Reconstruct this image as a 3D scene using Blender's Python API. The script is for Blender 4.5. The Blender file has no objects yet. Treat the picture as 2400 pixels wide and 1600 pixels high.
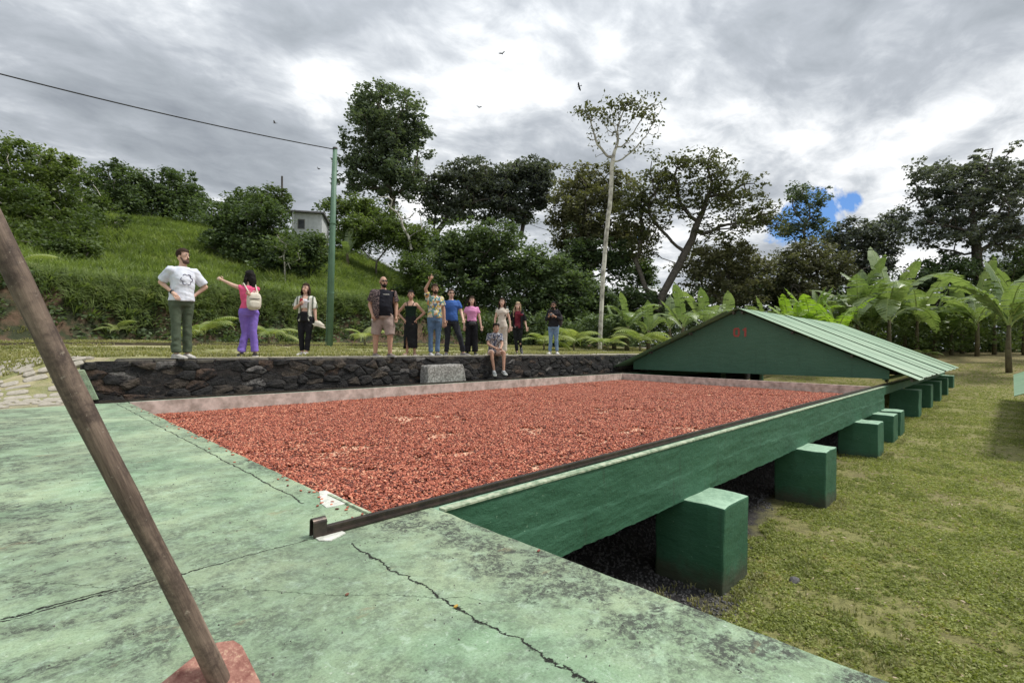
import bpy, bmesh, math, random
import numpy as np
from mathutils import Vector, Matrix, noise as mnoise, Quaternion
random.seed(7); RNG = np.random.default_rng(11)
S = bpy.context.scene
COL = S.collection
R = math.radians

# ------------------------------------------------------------------ camera
EYE = Vector((0, 0, 0.87)); FPX = 1190.0
AZ, PITCH, ROLL = R(44.6), math.atan(10/1190), R(0.58)
F = Vector((math.cos(AZ)*math.cos(PITCH), math.sin(AZ)*math.cos(PITCH), math.sin(PITCH)))
R0 = Vector((math.sin(AZ), -math.cos(AZ), 0)); U0 = R0.cross(F)
RT = (R0*math.cos(ROLL) + U0*math.sin(ROLL)).normalized()
UP = (-R0*math.sin(ROLL) + U0*math.cos(ROLL)).normalized()
cam_d = bpy.data.cameras.new('camera'); cam = bpy.data.objects.new('camera', cam_d); COL.objects.link(cam)
cam_d.sensor_width = 36; cam_d.lens = FPX/2400*36; cam_d.clip_start = 0.02; cam_d.clip_end = 3000
m = Matrix.Identity(4)
for i in range(3):
    m[i][0] = RT[i]; m[i][1] = UP[i]; m[i][2] = -F[i]; m[i][3] = EYE[i]
cam.matrix_world = m
S.camera = cam
S.render.resolution_x = 1024; S.render.resolution_y = 682

# ------------------------------------------------------------------ view
S.view_settings.view_transform = 'Standard'; S.view_settings.look = 'None'
S.view_settings.gamma = 1.0; S.view_settings.use_curve_mapping = False
S.view_settings.exposure = 0.62

# ------------------------------------------------------------------ node helper
class NT:
    def __init__(s, tree): s.t = tree; s.t.nodes.clear()
    def n(s, typ, ins=None, **kw):
        nd = s.t.nodes.new(typ)
        for k, v in kw.items(): setattr(nd, k, v)
        if ins:
            for k, v in ins.items(): s.set(nd, k, v)
        return nd
    def set(s, nd, k, v):
        sock = nd.inputs[k]
        if isinstance(v, bpy.types.NodeSocket): s.t.links.new(v, sock)
        elif isinstance(v, bpy.types.Node): s.t.links.new(v.outputs[0], sock)
        else:
            if isinstance(v, (tuple, list)) and len(v) == 3 and sock.type == 'RGBA': v = (*v, 1)
            sock.default_value = v
    def math(s, op, a, b=0.0, c=0.0, clamp=False):
        nd = s.n('ShaderNodeMath', operation=op, use_clamp=clamp)
        s.set(nd, 0, a); s.set(nd, 1, b); s.set(nd, 2, c); return nd.outputs[0]
    def vmath(s, op, a, b=(0,0,0), scale=None):
        nd = s.n('ShaderNodeVectorMath', operation=op); s.set(nd, 0, a); s.set(nd, 1, b)
        if scale is not None: s.set(nd, 'Scale', scale)
        return nd.outputs['Value'] if op in ('DOT_PRODUCT', 'LENGTH', 'DISTANCE') else nd.outputs[0]
    def noise(s, vec, scale, detail=4, rough=0.55, dist=0.0):
        nd = s.n('ShaderNodeTexNoise', {'Vector': vec, 'Scale': scale, 'Detail': detail, 'Roughness': rough, 'Distortion': dist}); return nd.outputs[0]
    def ramp(s, fac, stops, interp='LINEAR'):
        nd = s.n('ShaderNodeValToRGB'); cr = nd.color_ramp; cr.interpolation = interp
        while len(cr.elements) < len(stops): cr.elements.new(0.5)
        for e, (p, c) in zip(cr.elements, stops):
            e.position = p; e.color = (c, c, c, 1) if isinstance(c, (int, float)) else (*c, 1)
        s.set(nd, 0, fac); return nd.outputs[0]
    def mix(s, fac, a, b, blend='MIX'):
        nd = s.n('ShaderNodeMix', data_type='RGBA', blend_type=blend)
        s.set(nd, 0, fac); s.set(nd, 6, a if not isinstance(a, tuple) else (*a, 1)); s.set(nd, 7, b if not isinstance(b, tuple) else (*b, 1))
        return nd.outputs[2]
    def sep(s, v): nd = s.n('ShaderNodeSeparateXYZ'); s.set(nd, 0, v); return nd.outputs
    def comb(s, x, y, z=0.0): nd = s.n('ShaderNodeCombineXYZ'); s.set(nd, 0, x); s.set(nd, 1, y); s.set(nd, 2, z); return nd.outputs[0]

# ------------------------------------------------------------------ world
world = bpy.data.worlds.new('World'); S.world = world; world.use_nodes = True
SUN_EL, SUN_AZ = R(60), R(-42)       # azimuth measured from +X, counter-clockwise
w = NT(world.node_tree)
tc = w.n('ShaderNodeTexCoord').outputs['Generated']
sky = w.n('ShaderNodeTexSky', sky_type='NISHITA', sun_disc=False, sun_elevation=SUN_EL, sun_rotation=R(90)-SUN_AZ,
          air_density=1.0, dust_density=0.6, ozone_density=1.5).outputs[0]
sx, sy, sz = w.sep(tc)
den = w.math('ADD', w.math('MAXIMUM', sz, 0.0), 0.16)
pl = w.comb(w.math('DIVIDE', sx, den), w.math('DIVIDE', sy, den), w.math('MULTIPLY', sz, 0.6))
# layered cloud deck, stretched along the wind
mp = w.n('ShaderNodeMapping', {'Vector': pl, 'Rotation': (0, 0, R(20)), 'Scale': (1.0, 1.3, 1.0), 'Location': (3.1, 1.7, 0)}).outputs[0]
n1 = w.noise(mp, 1.55, 9, 0.55, 0.30)
n2 = w.noise(mp, 5.5, 7, 0.60, 0.4)
n3 = w.noise(w.n('ShaderNodeMapping', {'Vector': mp, 'Location': (9, 4, 2)}).outputs[0], 0.8, 4, 0.5, 0.2)
bright = w.math('ADD', w.math('MULTIPLY', n1, 0.85), w.math('ADD', w.math('MULTIPLY', n2, 0.36), w.math('MULTIPLY_ADD', n3, 0.40, -.26)))
def pdir(px, py): return tuple((F + RT*((px-1200)/FPX) + UP*((800-py)/FPX)).normalized())
def lump(px, py, kappa, amp, acc):
    d = w.vmath('DOT_PRODUCT', tc, pdir(px, py))
    e = w.math('EXPONENT', w.math('MULTIPLY', w.math('SUBTRACT', d, 1.0), kappa))
    return w.math('ADD', acc, w.math('MULTIPLY', e, amp))
acc = bright
for a in [(740,185,500,.11),(650,150,500,.08),(560,160,60,-.04),(1000,60,60,-.05),(1250,300,260,.05),(1550,330,90,.06),(1750,440,120,.13),(2150,480,300,.12),(1900,360,90,.08),
          (250,60,60,-.05),(300,330,14,-.10),(100,300,20,-.08),(980,110,200,-.07),(1650,60,60,-.07),(2050,180,90,-.07),(150,200,40,-.03),(2300,60,60,-.02),(650,400,60,-.04),(1100,40,100,.05),(1230,180,120,.05)]:
    acc = lump(a[0], a[1], a[2]*1.6, a[3]*.62, acc)
cl = w.ramp(acc, [(0.24, (.24,.265,.30)), (0.38, (.325,.355,.39)), (0.46, (.385,.415,.455)), (0.54, (.52,.55,.585)), (0.63, (.76,.78,.80)), (0.74, (1.0,1.0,1.0))])
# a gap of blue low on the right
gd = lump(1945, 462, 2600, .56, 0.0); gd = lump(2000, 474, 5000, .50, gd); gd = lump(1900, 500, 2600, .45, gd); gd = lump(1850, 520, 700, .5, gd); gd = lump(1900, 560, 700, .5, gd); gd = lump(2040, 600, 800, .5, gd); gd = lump(1500, 545, 2500, .5, gd)
gn = w.noise(tc, 9.0, 6, 0.62, 0.3)
gap = w.ramp(w.math('ADD', gd, w.math('MULTIPLY', w.math('MULTIPLY', w.math('SUBTRACT', gn, 0.5), 3.4), w.math('MULTIPLY', gd, 2.5, clamp=True))), [(0.50, 0.0), (0.74, 1.0)])
STR = 0.1
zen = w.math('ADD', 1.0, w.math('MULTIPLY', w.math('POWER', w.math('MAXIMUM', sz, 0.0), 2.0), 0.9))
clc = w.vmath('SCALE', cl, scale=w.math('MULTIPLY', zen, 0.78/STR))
blue = w.vmath('MULTIPLY', sky, (.42, .60, .86))
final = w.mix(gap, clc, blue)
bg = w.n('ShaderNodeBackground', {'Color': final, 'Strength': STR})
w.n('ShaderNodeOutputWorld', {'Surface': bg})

sun_d = bpy.data.lights.new('sun', 'SUN'); sun_d.energy = 2.3; sun_d.angle = R(13); sun_d.color = (1.0, .96, .90)
sun = bpy.data.objects.new('sun', sun_d); COL.objects.link(sun)
sdir = Vector((math.cos(SUN_EL)*math.cos(SUN_AZ), math.cos(SUN_EL)*math.sin(SUN_AZ), math.sin(SUN_EL)))
sun.rotation_euler = sdir.to_track_quat('Z', 'Y').to_euler()

# ------------------------------------------------------------------ generic helpers
def P(px, py, z): return EYE + (F + RT*((px-1200)/FPX) + UP*((800-py)/FPX))*z
def hor(px): return 798 + 0.01008*(px+8)
def depth_Y(px, Y):
    d = F + RT*((px-1200)/FPX); return Y/d.y
def arr(a): return np.asarray(a, dtype=float)
def tag(o, label=None, cat=None, group=None, kind=None):
    if label: o['label'] = label
    if cat: o['category'] = cat
    if group: o['group'] = group
    if kind: o['kind'] = kind
    return o
def mk(name, v, f, mat=None, parent=None, loc=None, smooth=False, mi=None):
    me = bpy.data.meshes.new(name)
    me.from_pydata([tuple(p) for p in v], [], [tuple(q) for q in f]) if not isinstance(v, np.ndarray) else me.from_pydata(v.tolist(), [], f if isinstance(f, list) else f.tolist())
    mats = mat if isinstance(mat, (list, tuple)) else [mat]
    for q in mats:
        if q: me.materials.append(q)
    if mi is not None: me.polygons.foreach_set('material_index', np.asarray(mi, dtype=np.int32))
    if smooth: me.polygons.foreach_set('use_smooth', np.ones(len(me.polygons), dtype=bool))
    me.update()
    o = bpy.data.objects.new(name, me); COL.objects.link(o)
    if parent: o.parent = parent
    if loc is not None: o.location = loc
    return o
def inst(name, me, parent=None, loc=(0,0,0), rot=(0,0,0), scl=(1,1,1)):
    o = bpy.data.objects.new(name, me); COL.objects.link(o); o.parent = parent
    o.location = loc; o.rotation_euler = rot; o.scale = scl; return o
def thing(name, label, cat, loc=(0,0,0), rz=0.0, group=None):
    o = bpy.data.objects.new(name, None); COL.objects.link(o); o.location = loc; o.rotation_euler = (0,0,rz)
    o.empty_display_size = .2
    return tag(o, label, cat, group)
class MB:
    """collects geometry for one mesh"""
    def __init__(s): s.v = []; s.f = []; s.m = []
    def add(s, v, f, mi=0):
        k = len(s.v); s.v += [tuple(p) for p in v]; s.f += [tuple(i+k for i in q) for q in f]; s.m += [mi]*len(f); return s
    def box(s, x0, x1, y0, y1, z0, z1, mi=0):
        v = [(x0,y0,z0),(x1,y0,z0),(x1,y1,z0),(x0,y1,z0),(x0,y0,z1),(x1,y0,z1),(x1,y1,z1),(x0,y1,z1)]
        return s.add(v, [(0,3,2,1),(4,5,6,7),(0,1,5,4),(1,2,6,5),(2,3,7,6),(3,0,4,7)], mi)
    def tube(s, pts, rad, n=8, mi=0, cap=True, flat=1.0):
        pts = [Vector(p) for p in pts]; rad = rad if isinstance(rad, (list, tuple)) else [rad]*len(pts)
        v = []; f = []
        t = (pts[1]-pts[0]).normalized(); a = t.orthogonal().normalized()
        for i, p in enumerate(pts):
            t2 = (pts[min(i+1, len(pts)-1)]-pts[max(i-1, 0)]).normalized()
            a = (a - t2*a.dot(t2)).normalized(); b = t2.cross(a)
            for k in range(n):
                an = 2*math.pi*k/n; v.append(p + (a*math.cos(an) + b*math.sin(an)*flat)*rad[i])
        for i in range(len(pts)-1):
            for k in range(n):
                k2 = (k+1) % n; f.append((i*n+k, i*n+k2, (i+1)*n+k2, (i+1)*n+k))
        if cap: f.append(tuple(range(n-1, -1, -1))); f.append(tuple((len(pts)-1)*n+k for k in range(n)))
        return s.add(v, f, mi)
    def capsule(s, p, q, r1, r2, n=12, mi=0):
        p = Vector(p); q = Vector(q); t = (q-p); L = t.length; t = t.normalized() if L > 1e-6 else Vector((0,0,1))
        pts = []; rd = []
        for a in (-90, -60, -30, 0): pts.append(p + t*r1*math.sin(R(a))); rd.append(max(r1*math.cos(R(a)), 1e-4))
        for a in (0, 30, 60, 90): pts.append(q + t*r2*math.sin(R(a))); rd.append(max(r2*math.cos(R(a)), 1e-4))
        if L < 1e-5: pts = pts[:4] + pts[5:]; rd = rd[:4] + rd[5:]
        return s.tube(pts, rd, n, mi)
    def ell(s, c, r, mi=0, n=14, k=9, rz=0.0):
        c = Vector(c); M = Matrix.Rotation(rz, 3, 'Z'); v = []; f = []
        for i in range(1, k):
            th = math.pi*i/k
            for j in range(n):
                an = 2*math.pi*j/n
                v.append(c + M @ Vector((r[0]*math.sin(th)*math.cos(an), r[1]*math.sin(th)*math.sin(an), -r[2]*math.cos(th))))
        v.append(c - Vector((0,0,r[2]))); v.append(c + Vector((0,0,r[2]))); b = len(v)-2
        for i in range(k-2):
            for j in range(n):
                j2 = (j+1) % n; f.append((i*n+j, i*n+j2, (i+1)*n+j2, (i+1)*n+j))
        for j in range(n):
            j2 = (j+1) % n; f.append((b, j2, j)); f.append((b+1, (k-2)*n+j, (k-2)*n+j2))
        return s.add(v, f, mi)
    def loft(s, rings, rz=0.0, n=20, mi=0):
        """rings: (cx, cy, z, rx, ry); turned by rz about the ring centre"""
        v = []; f = []
        for (cx, cy, z, rx, ry) in rings:
            for j in range(n):
                an = 2*math.pi*j/n; x = rx*math.copysign(abs(math.cos(an))**.9, math.cos(an)); y = ry*math.copysign(abs(math.sin(an))**.9, math.sin(an))
                v.append((cx + x*math.cos(rz) - y*math.sin(rz), cy + x*math.sin(rz) + y*math.cos(rz), z))
        for i in range(len(rings)-1):
            for j in range(n):
                j2 = (j+1) % n; f.append((i*n+j, i*n+j2, (i+1)*n+j2, (i+1)*n+j))
        f.append(tuple(range(n-1, -1, -1))); f.append(tuple((len(rings)-1)*n+k for k in range(n)))
        return s.add(v, f, mi)
    def build(s, name, mat, parent=None, loc=None, smooth=False):
        return mk(name, s.v, s.f, mat, parent, loc, smooth, s.m if isinstance(mat, (list, tuple)) else None)
def bevel_mesh(o, width, seg=2):
    bm = bmesh.new(); bm.from_mesh(o.data)
    bmesh.ops.bevel(bm, geom=[e for e in bm.edges if e.calc_face_angle(0) > .5], offset=width, segments=seg, affect='EDGES', profile=.6)
    bm.to_mesh(o.data); bm.free()
def roughen(o, amp, scale, cuts=0, seed=0.0):
    bm = bmesh.new(); bm.from_mesh(o.data)
    if cuts: bmesh.ops.subdivide_edges(bm, edges=bm.edges[:], cuts=cuts, use_grid_fill=True)
    bm.normal_update()
    for v in bm.verts:
        n = mnoise.noise_vector(v.co*scale + Vector((seed, seed*1.7, -seed))); v.co += n*amp
    bm.to_mesh(o.data); bm.free()
def smoothstep(a, b, x): t = np.clip((np.asarray(x, float)-a)/(b-a), 0, 1); return t*t*(3-2*t)
_perm = RNG.random((256, 256))
def vnoise(x, y):
    x = np.asarray(x, float); y = np.asarray(y, float)
    xi = np.floor(x).astype(int); yi = np.floor(y).astype(int); fx = x-xi; fy = y-yi; fx = fx*fx*(3-2*fx); fy = fy*fy*(3-2*fy)
    a = _perm[xi & 255, yi & 255]; b = _perm[(xi+1) & 255, yi & 255]; c = _perm[xi & 255, (yi+1) & 255]; d = _perm[(xi+1) & 255, (yi+1) & 255]
    return (a*(1-fx)+b*fx)*(1-fy) + (c*(1-fx)+d*fx)*fy
def fbm(x, y, o=4):
    s = 0; a = .5; t = 0
    for i in range(o): s = s + a*vnoise(x*2**i+17*i, y*2**i-9*i); t += a; a *= .5
    return s/t

# ------------------------------------------------------------------ materials
def newmat(name):
    mt = bpy.data.materials.new(name); mt.use_nodes = True; return mt, NT(mt.node_tree)
def finish(nt, col, rough=.8, bump=None, bstr=.3, bdist=.01, metal=0.0, spec=.5, emis=None):
    ins = {'Base Color': col, 'Roughness': rough, 'Metallic': metal, 'Specular IOR Level': spec}
    if bump is not None:
        ins['Normal'] = nt.n('ShaderNodeBump', {'Height': bump, 'Strength': bstr, 'Distance': bdist}).outputs[0]
    nt.n('ShaderNodeOutputMaterial', {'Surface': nt.n('ShaderNodeBsdfPrincipled', ins)})
def simple(name, c1, c2=None, scale=8, rough=.8, bstr=.3, bdist=.01, bscale=None, metal=0.0, spec=.4, detail=5, coords='Object', lo=.35, hi=.65):
    mt, nt = newmat(name); tcn = nt.n('ShaderNodeTexCoord').outputs[coords]
    if c2 is None: c2 = tuple(x*.7 for x in c1)
    nz = nt.noise(tcn, scale, detail, .6)
    col = nt.mix(nt.ramp(nz, [(lo, 0.0), (hi, 1.0)]), c1, c2)
    finish(nt, col, rough, nt.noise(tcn, bscale or scale*3, 6, .6), bstr, bdist, metal, spec); return mt
def leafmat(name, c1, c2, transl=.3, rough=.55, scale=.9, c3=None, shine=.25):
    mt, nt = newmat(name); g = nt.n('ShaderNodeNewGeometry'); pos = g.outputs['Position']
    oi = nt.n('ShaderNodeObjectInfo').outputs['Random']
    nz = nt.noise(pos, scale, 3, .6); nf = nt.noise(pos, scale*9, 2, .6)
    k = nt.math('ADD', nt.math('MULTIPLY', nz, .6), nt.math('ADD', nt.math('MULTIPLY', nf, .45), nt.math('MULTIPLY', nt.math('SUBTRACT', oi, .5), .12)))
    stops = [(.40, c1), (.62, c2)] + ([(.70, c3)] if c3 else [])
    col = nt.ramp(k, stops)
    pr = nt.n('ShaderNodeBsdfPrincipled', {'Base Color': col, 'Roughness': rough, 'Specular IOR Level': shine})
    tr = nt.n('ShaderNodeBsdfTranslucent', {'Color': nt.vmath('MULTIPLY', col, (1.25, 1.35, .6))})
    nt.n('ShaderNodeOutputMaterial', {'Surface': nt.n('ShaderNodeMixShader', {0: transl, 1: pr, 2: tr})}); return mt

# deck: pale green paint over concrete, scuffed and cracked
M_deck, nt = newmat('worn_green_deck_paint'); ps = nt.n('ShaderNodeNewGeometry').outputs['Position']
X, Y, Z = nt.sep(ps)
flow = nt.n('ShaderNodeMapping', {'Vector': ps, 'Rotation': (0,0,R(10)), 'Scale': (1, 1, 1)}).outputs[0]
base = nt.mix(nt.ramp(nt.noise(flow, 1.3, 6, .6, .4), [(.35, 0.), (.65, 1.)]), (.215,.330,.200), (.375,.455,.285))
base = nt.mix(nt.ramp(nt.noise(ps, 9, 6, .7), [(.46, 0.), (.7, .7)]), base, (.38,.53,.37))
base = nt.mix(nt.ramp(nt.noise(ps, 55, 4, .75, .3), [(.60, 0.), (.68, .55)]), base, (.62,.68,.58))
dirt1 = nt.ramp(nt.noise(nt.n('ShaderNodeMapping', {'Vector': ps, 'Rotation': (0,0,R(38)), 'Scale': (1, 1.3, 1)}).outputs[0], 1.3, 12, .74, .3), [(.42, 0.), (.52, 1.)])
fine = nt.math('MULTIPLY', nt.ramp(nt.noise(ps, 38, 10, .85, .3), [(.43, .10), (.53, 1.)]), nt.ramp(nt.noise(ps, 6.5, 10, .78, .3), [(.43, .15), (.53, 1.)]))
edge = nt.ramp(nt.math('SUBTRACT', X, nt.math('MULTIPLY', nt.noise(ps, 3.0, 6, .6), .8)), [(.78, 0.), (1.25, 1.)])
far = nt.ramp(X, [(.0, 1.), (.9, .55)])
dm = nt.math('MULTIPLY', nt.math('MULTIPLY', dirt1, far), nt.math('ADD', nt.math('MULTIPLY', fine, .92), .16))
dm = nt.math('ADD', dm, nt.math('MULTIPLY', nt.math('MULTIPLY', edge, fine), nt.ramp(Y, [(.0, .8), (1.0, .55)])), clamp=True)
base = nt.vmath('SCALE', base, scale=nt.ramp(nt.noise(ps, 120, 4, .8), [(.36, .66), (.54, 1.0)]))
base = nt.mix(nt.ramp(nt.noise(ps, .55, 5, .6), [(.44, 0.), (.60, .42)]), base, (.15,.19,.13))
base = nt.mix(nt.ramp(nt.noise(ps, 15, 9, .8, .6), [(.56, 0.), (.62, .5)]), base, (.40,.52,.40))
base = nt.mix(dm, base, (.058,.066,.052))
spots = nt.ramp(nt.noise(ps, 34, 5, .65, .4), [(.66, 0.), (.70, 1.)])
base = nt.mix(nt.math('MULTIPLY', spots, .75), base, (.07,.075,.06))
rust = nt.ramp(nt.noise(nt.n('ShaderNodeMapping', {'Vector': ps, 'Location': (4,7,0), 'Scale': (1,2.2,1), 'Rotation': (0,0,R(40))}).outputs[0], 2.6, 7, .7), [(.62, 0.), (.72, .6)])
base = nt.mix(rust, base, (.26,.19,.10))
wob = nt.math('MULTIPLY', nt.math('SUBTRACT', nt.noise(ps, 4.5, 9, .72), .5), .16)
wob2 = nt.math('MULTIPLY', nt.math('SUBTRACT', nt.noise(ps, 40, 5, .6), .5), .018)
def crack(coord, at, width, gate=None, wb=1.0):
    d = nt.math('ABSOLUTE', nt.math('SUBTRACT', nt.math('ADD', coord, nt.math('MULTIPLY', nt.math('ADD', wob, wob2), wb)), at))
    c = nt.math('SUBTRACT', 1.0, nt.math('DIVIDE', d, width), clamp=True)
    return nt.math('MULTIPLY', c, gate) if gate is not None else c
lt = lambda a, b: nt.math('LESS_THAN', a, b)
gt = lambda a, b: nt.math('GREATER_THAN', a, b)
vw = nt.math('MULTIPLY_ADD', nt.noise(ps, 9, 3, .6), .009, .0005)
c1 = crack(X, 1.19, .0055, gt(Y, 2.75), .55)
c2 = crack(X, 1.09, vw, lt(Y, 2.06), 1.0)
c3 = crack(Y, 2.23, .0045, lt(X, .98), .8)
c4 = crack(Y, 2.25, .006, lt(X, .30), .9)
c5 = crack(nt.math('ADD', X, nt.math('MULTIPLY', Y, .9)), 2.35, .003, lt(X, 1.3), 1.3)
cr = nt.math('ADD', nt.math('ADD', c1, c2), nt.math('ADD', nt.math('ADD', c3, c4), nt.math('MULTIPLY', c5, .25)), clamp=True)
crm = nt.ramp(cr, [(.05, 0.), (.45, 1.)])
base = nt.mix(crm, base, (.035,.035,.028))
hgt = nt.math('SUBTRACT', nt.math('ADD', nt.math('MULTIPLY', nt.noise(ps, 18, 8, .7), .5), nt.math('MULTIPLY', nt.noise(ps, 3, 4, .6), 1.2)), nt.math('MULTIPLY', cr, 1.5))
finish(nt, base, .72, hgt, .8, .016, spec=.3)

def green_paint(name, c, c2, worn=(.40,.58,.42), topworn=.8):
    mt, nt = newmat(name); g = nt.n('ShaderNodeNewGeometry'); ps = g.outputs['Position']; nz = nt.sep(g.outputs['Normal'])[2]
    b = nt.mix(nt.ramp(nt.noise(ps, 1.6, 6, .6), [(.35, 0.), (.68, 1.)]), c, c2)
    b = nt.mix(nt.ramp(nt.noise(ps, 20, 7, .75), [(.56, 0.), (.70, .6)]), b, tuple(x*.45 for x in c))
    b = nt.mix(nt.ramp(nt.noise(ps, 34, 5, .7, .3), [(.66, 0.), (.70, .55)]), b, worn)
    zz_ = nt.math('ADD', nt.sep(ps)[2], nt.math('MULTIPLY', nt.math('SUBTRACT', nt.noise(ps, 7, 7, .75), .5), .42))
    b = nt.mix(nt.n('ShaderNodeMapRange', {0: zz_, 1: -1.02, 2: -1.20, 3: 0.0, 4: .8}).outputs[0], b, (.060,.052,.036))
    dr = nt.noise(nt.n('ShaderNodeMapping', {'Vector': ps, 'Scale': (1, 1, .12)}).outputs[0], 11, 6, .7)
    b = nt.mix(nt.ramp(dr, [(.58, 0.), (.70, .45)]), b, (.030,.055,.034))
    up = nt.ramp(nz, [(.35, 0.), (.8, topworn)])
    b = nt.mix(nt.math('MULTIPLY', up, nt.ramp(nt.noise(ps, 11, 6, .7), [(.3, .45), (.6, 1.)])), b, worn)
    h = nt.math('ADD', nt.noise(nt.n('ShaderNodeMapping', {'Vector': ps, 'Scale': (1, 1, 2.4)}).outputs[0], 3.2, 7, .6), nt.math('MULTIPLY', nt.noise(ps, 45, 5, .7), .25))
    finish(nt, b, .6, h, .55, .03, spec=.38); return mt
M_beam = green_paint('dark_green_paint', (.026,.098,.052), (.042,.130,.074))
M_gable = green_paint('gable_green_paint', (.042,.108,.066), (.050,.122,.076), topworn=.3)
M_bare = simple('bare_concrete', (.42,.40,.35), (.24,.22,.19), 14, .9, .6, .01)
M_white = simple('whitewashed_concrete', (.66,.66,.60), (.42,.44,.38), 22, .9, .6, .01)
M_bedwall = simple('stained_render', (.62,.52,.46), (.32,.26,.22), 7, .9, .4, .008, detail=8)
M_bedfloor = simple('pink_bed_floor', (.66,.40,.27), (.52,.29,.19), 6, .9, .3, .005)
M_rail = simple('oily_steel', (.055,.048,.044), (.11,.085,.07), 16, .42, .3, .004, metal=.75)
M_pale = simple('worn_pale_edge', (.17,.24,.15), (.42,.46,.33), 18, .85, .5, .006, lo=.4, hi=.6)
M_stonec = []
for i, (a, b) in enumerate([((.010,.010,.011), (.034,.031,.028)), ((.008,.008,.009), (.024,.023,.022)), ((.014,.012,.011), (.075,.060,.046)), ((.085,.055,.038), (.012,.010,.010)), ((.17,.16,.15), (.020,.019,.019))]):
    M_stonec.append(simple('dark_stone', a, b, 6, .85, 1.0, .04, detail=10, coords='Object', lo=.40, hi=.58))
M_mortar = simple('dark_mortar', (.012,.011,.011), (.035,.03,.027), 12, .95, .7, .02)
M_cobble = simple('pale_cobble', (.43,.39,.33), (.27,.25,.20), 6, .9, .6, .01, coords='Generated')
M_gconc = simple('pebbly_concrete', (.40,.39,.36), (.20,.19,.175), 24, .95, 1.0, .04, detail=8, lo=.44, hi=.56)

# ------------------------------------------------------------------ terrain
def gh(x, y):
    x = np.asarray(x, float); y = np.asarray(y, float)
    low = np.interp(x, [-80, 8, 14, 17, 25, 29, 35, 41, 50, 62, 120], [-1.3, -1.26, -1.05, -.93, -.86, -.66, -.02, .48, .72, .86, 1.2])
    low = low + .03*(fbm(x*.6, y*.6)-.5)
    terr = .605 + .27*smoothstep(12.5, 19, y) + .02*(fbm(x*.8, y*.8)-.5)
    ramp = np.interp(y, [0, 9.1, 9.6, 12, 16, 19], [-.02, -.012, .05, .37, .70, .87])
    terr = ramp + (terr-ramp)*smoothstep(-.6, .95, x)*np.where(x < .95, smoothstep(9.55, 10.5, y), 1.0)
    wallx = np.where(x < 31, (y > 9.82).astype(float), smoothstep(5.5, 9.9, y))
    wallx = np.where(x < .9, (y > 9.1).astype(float), wallx)
    h = low*(1-wallx) + terr*wallx
    A = np.interp(x, [-60, 0, 6, 14, 20, 27, 36, 50], [8.9, 8.7, 8.3, 8.2, 7.6, 5.8, 2.3, .3])
    foot = 19.2 + .7*(fbm(x*.35, y*0+3)-.5)*2
    bank = np.interp(x, [-60, 12, 22, 34], [1.9, 1.75, 1.0, .1])*smoothstep(0, 1.25, y-foot)
    hill = (A-1.7)*smoothstep(0, 1, (y-foot-.8)/np.interp(x, [5, 17], [26.0, 20.5]))*(y > foot)
    bump = .5*(fbm(x*.25, y*.25)-.5)*smoothstep(0, 5, y-foot)
    return h + bank + np.maximum(hill, 0) + bump
def ghs(x, y): return float(gh(x, y))
def lines(segs):
    out = []
    for a, b, st in segs: out += list(np.arange(a, b, st))
    return np.array(sorted(set(np.round(out, 3))))
xs = lines([(-300, -60, 40), (-60, -12, 4), (-12, .85, .5), (.88, .89, 1), (.93, .94, 1), (1.3, 16, .45), (16, 60, 1), (60, 200, 10), (200, 601, 100)])
ys = lines([(-300, -40, 40), (-40, -6, 3), (-6, 9, .5), (9.08, 9.09, 1), (9.12, 9.13, 1), (9.4, 9.7, .2), (9.80, 9.81, 1), (9.84, 9.85, 1), (10.1, 18.4, .4), (18.4, 24, .22), (24, 60, .8), (60, 140, 10), (140, 601, 60)])
GX, GY = np.meshgrid(xs, ys, indexing='ij'); GZ = gh(GX, GY)
nx, ny = GX.shape; vv = np.stack([GX.ravel(), GY.ravel(), GZ.ravel()], 1)
ii, jj = np.meshgrid(np.arange(nx-1), np.arange(ny-1), indexing='ij'); a = (ii*ny+jj).ravel()
ff = np.stack([a, a+ny, a+ny+1, a+1], 1)
cx = (GX[:-1, :-1]+GX[1:, 1:]).ravel()/2; cy = (GY[:-1, :-1]+GY[1:, 1:]).ravel()/2
mi = np.zeros(len(ff), int)
mi[(cy > 9.1) & (cx < .93)] = 1; mi[(cy > 9.82)] = 1; mi[cy > 19.0] = 2
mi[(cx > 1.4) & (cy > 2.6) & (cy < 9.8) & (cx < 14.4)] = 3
mi[(cy > 18.2) & (cy < 20.9) & (cx < 30)] = 4
# lower lawn: creeping ground cover, thin over soil and grit
M_lawn, nt = newmat('creeping_ground_cover'); ps = nt.n('ShaderNodeNewGeometry').outputs['Position']; X, Y, Z = nt.sep(ps)
g1 = nt.mix(nt.ramp(nt.noise(ps, 14, 6, .7), [(.38, 0.), (.62, 1.)]), (.165,.165,.060), (.30,.29,.11))
g1 = nt.mix(nt.ramp(nt.noise(ps, 1.1, 6, .65), [(.46, 0.), (.66, .6)]), g1, (.19,.155,.085))
g1 = nt.mix(nt.ramp(nt.noise(ps, 70, 3, .7), [(.58, 0.), (.7, .6)]), g1, (.045,.036,.022))
soil = nt.mix(nt.ramp(nt.noise(ps, 40, 4, .8), [(.45, 0.), (.65, 1.)]), (.035,.033,.034), (.10,.095,.09))
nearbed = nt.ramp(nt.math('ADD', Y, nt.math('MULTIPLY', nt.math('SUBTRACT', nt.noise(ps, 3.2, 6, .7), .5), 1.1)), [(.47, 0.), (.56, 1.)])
nearbed.node.color_ramp.elements[0].position = 0.0
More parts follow.
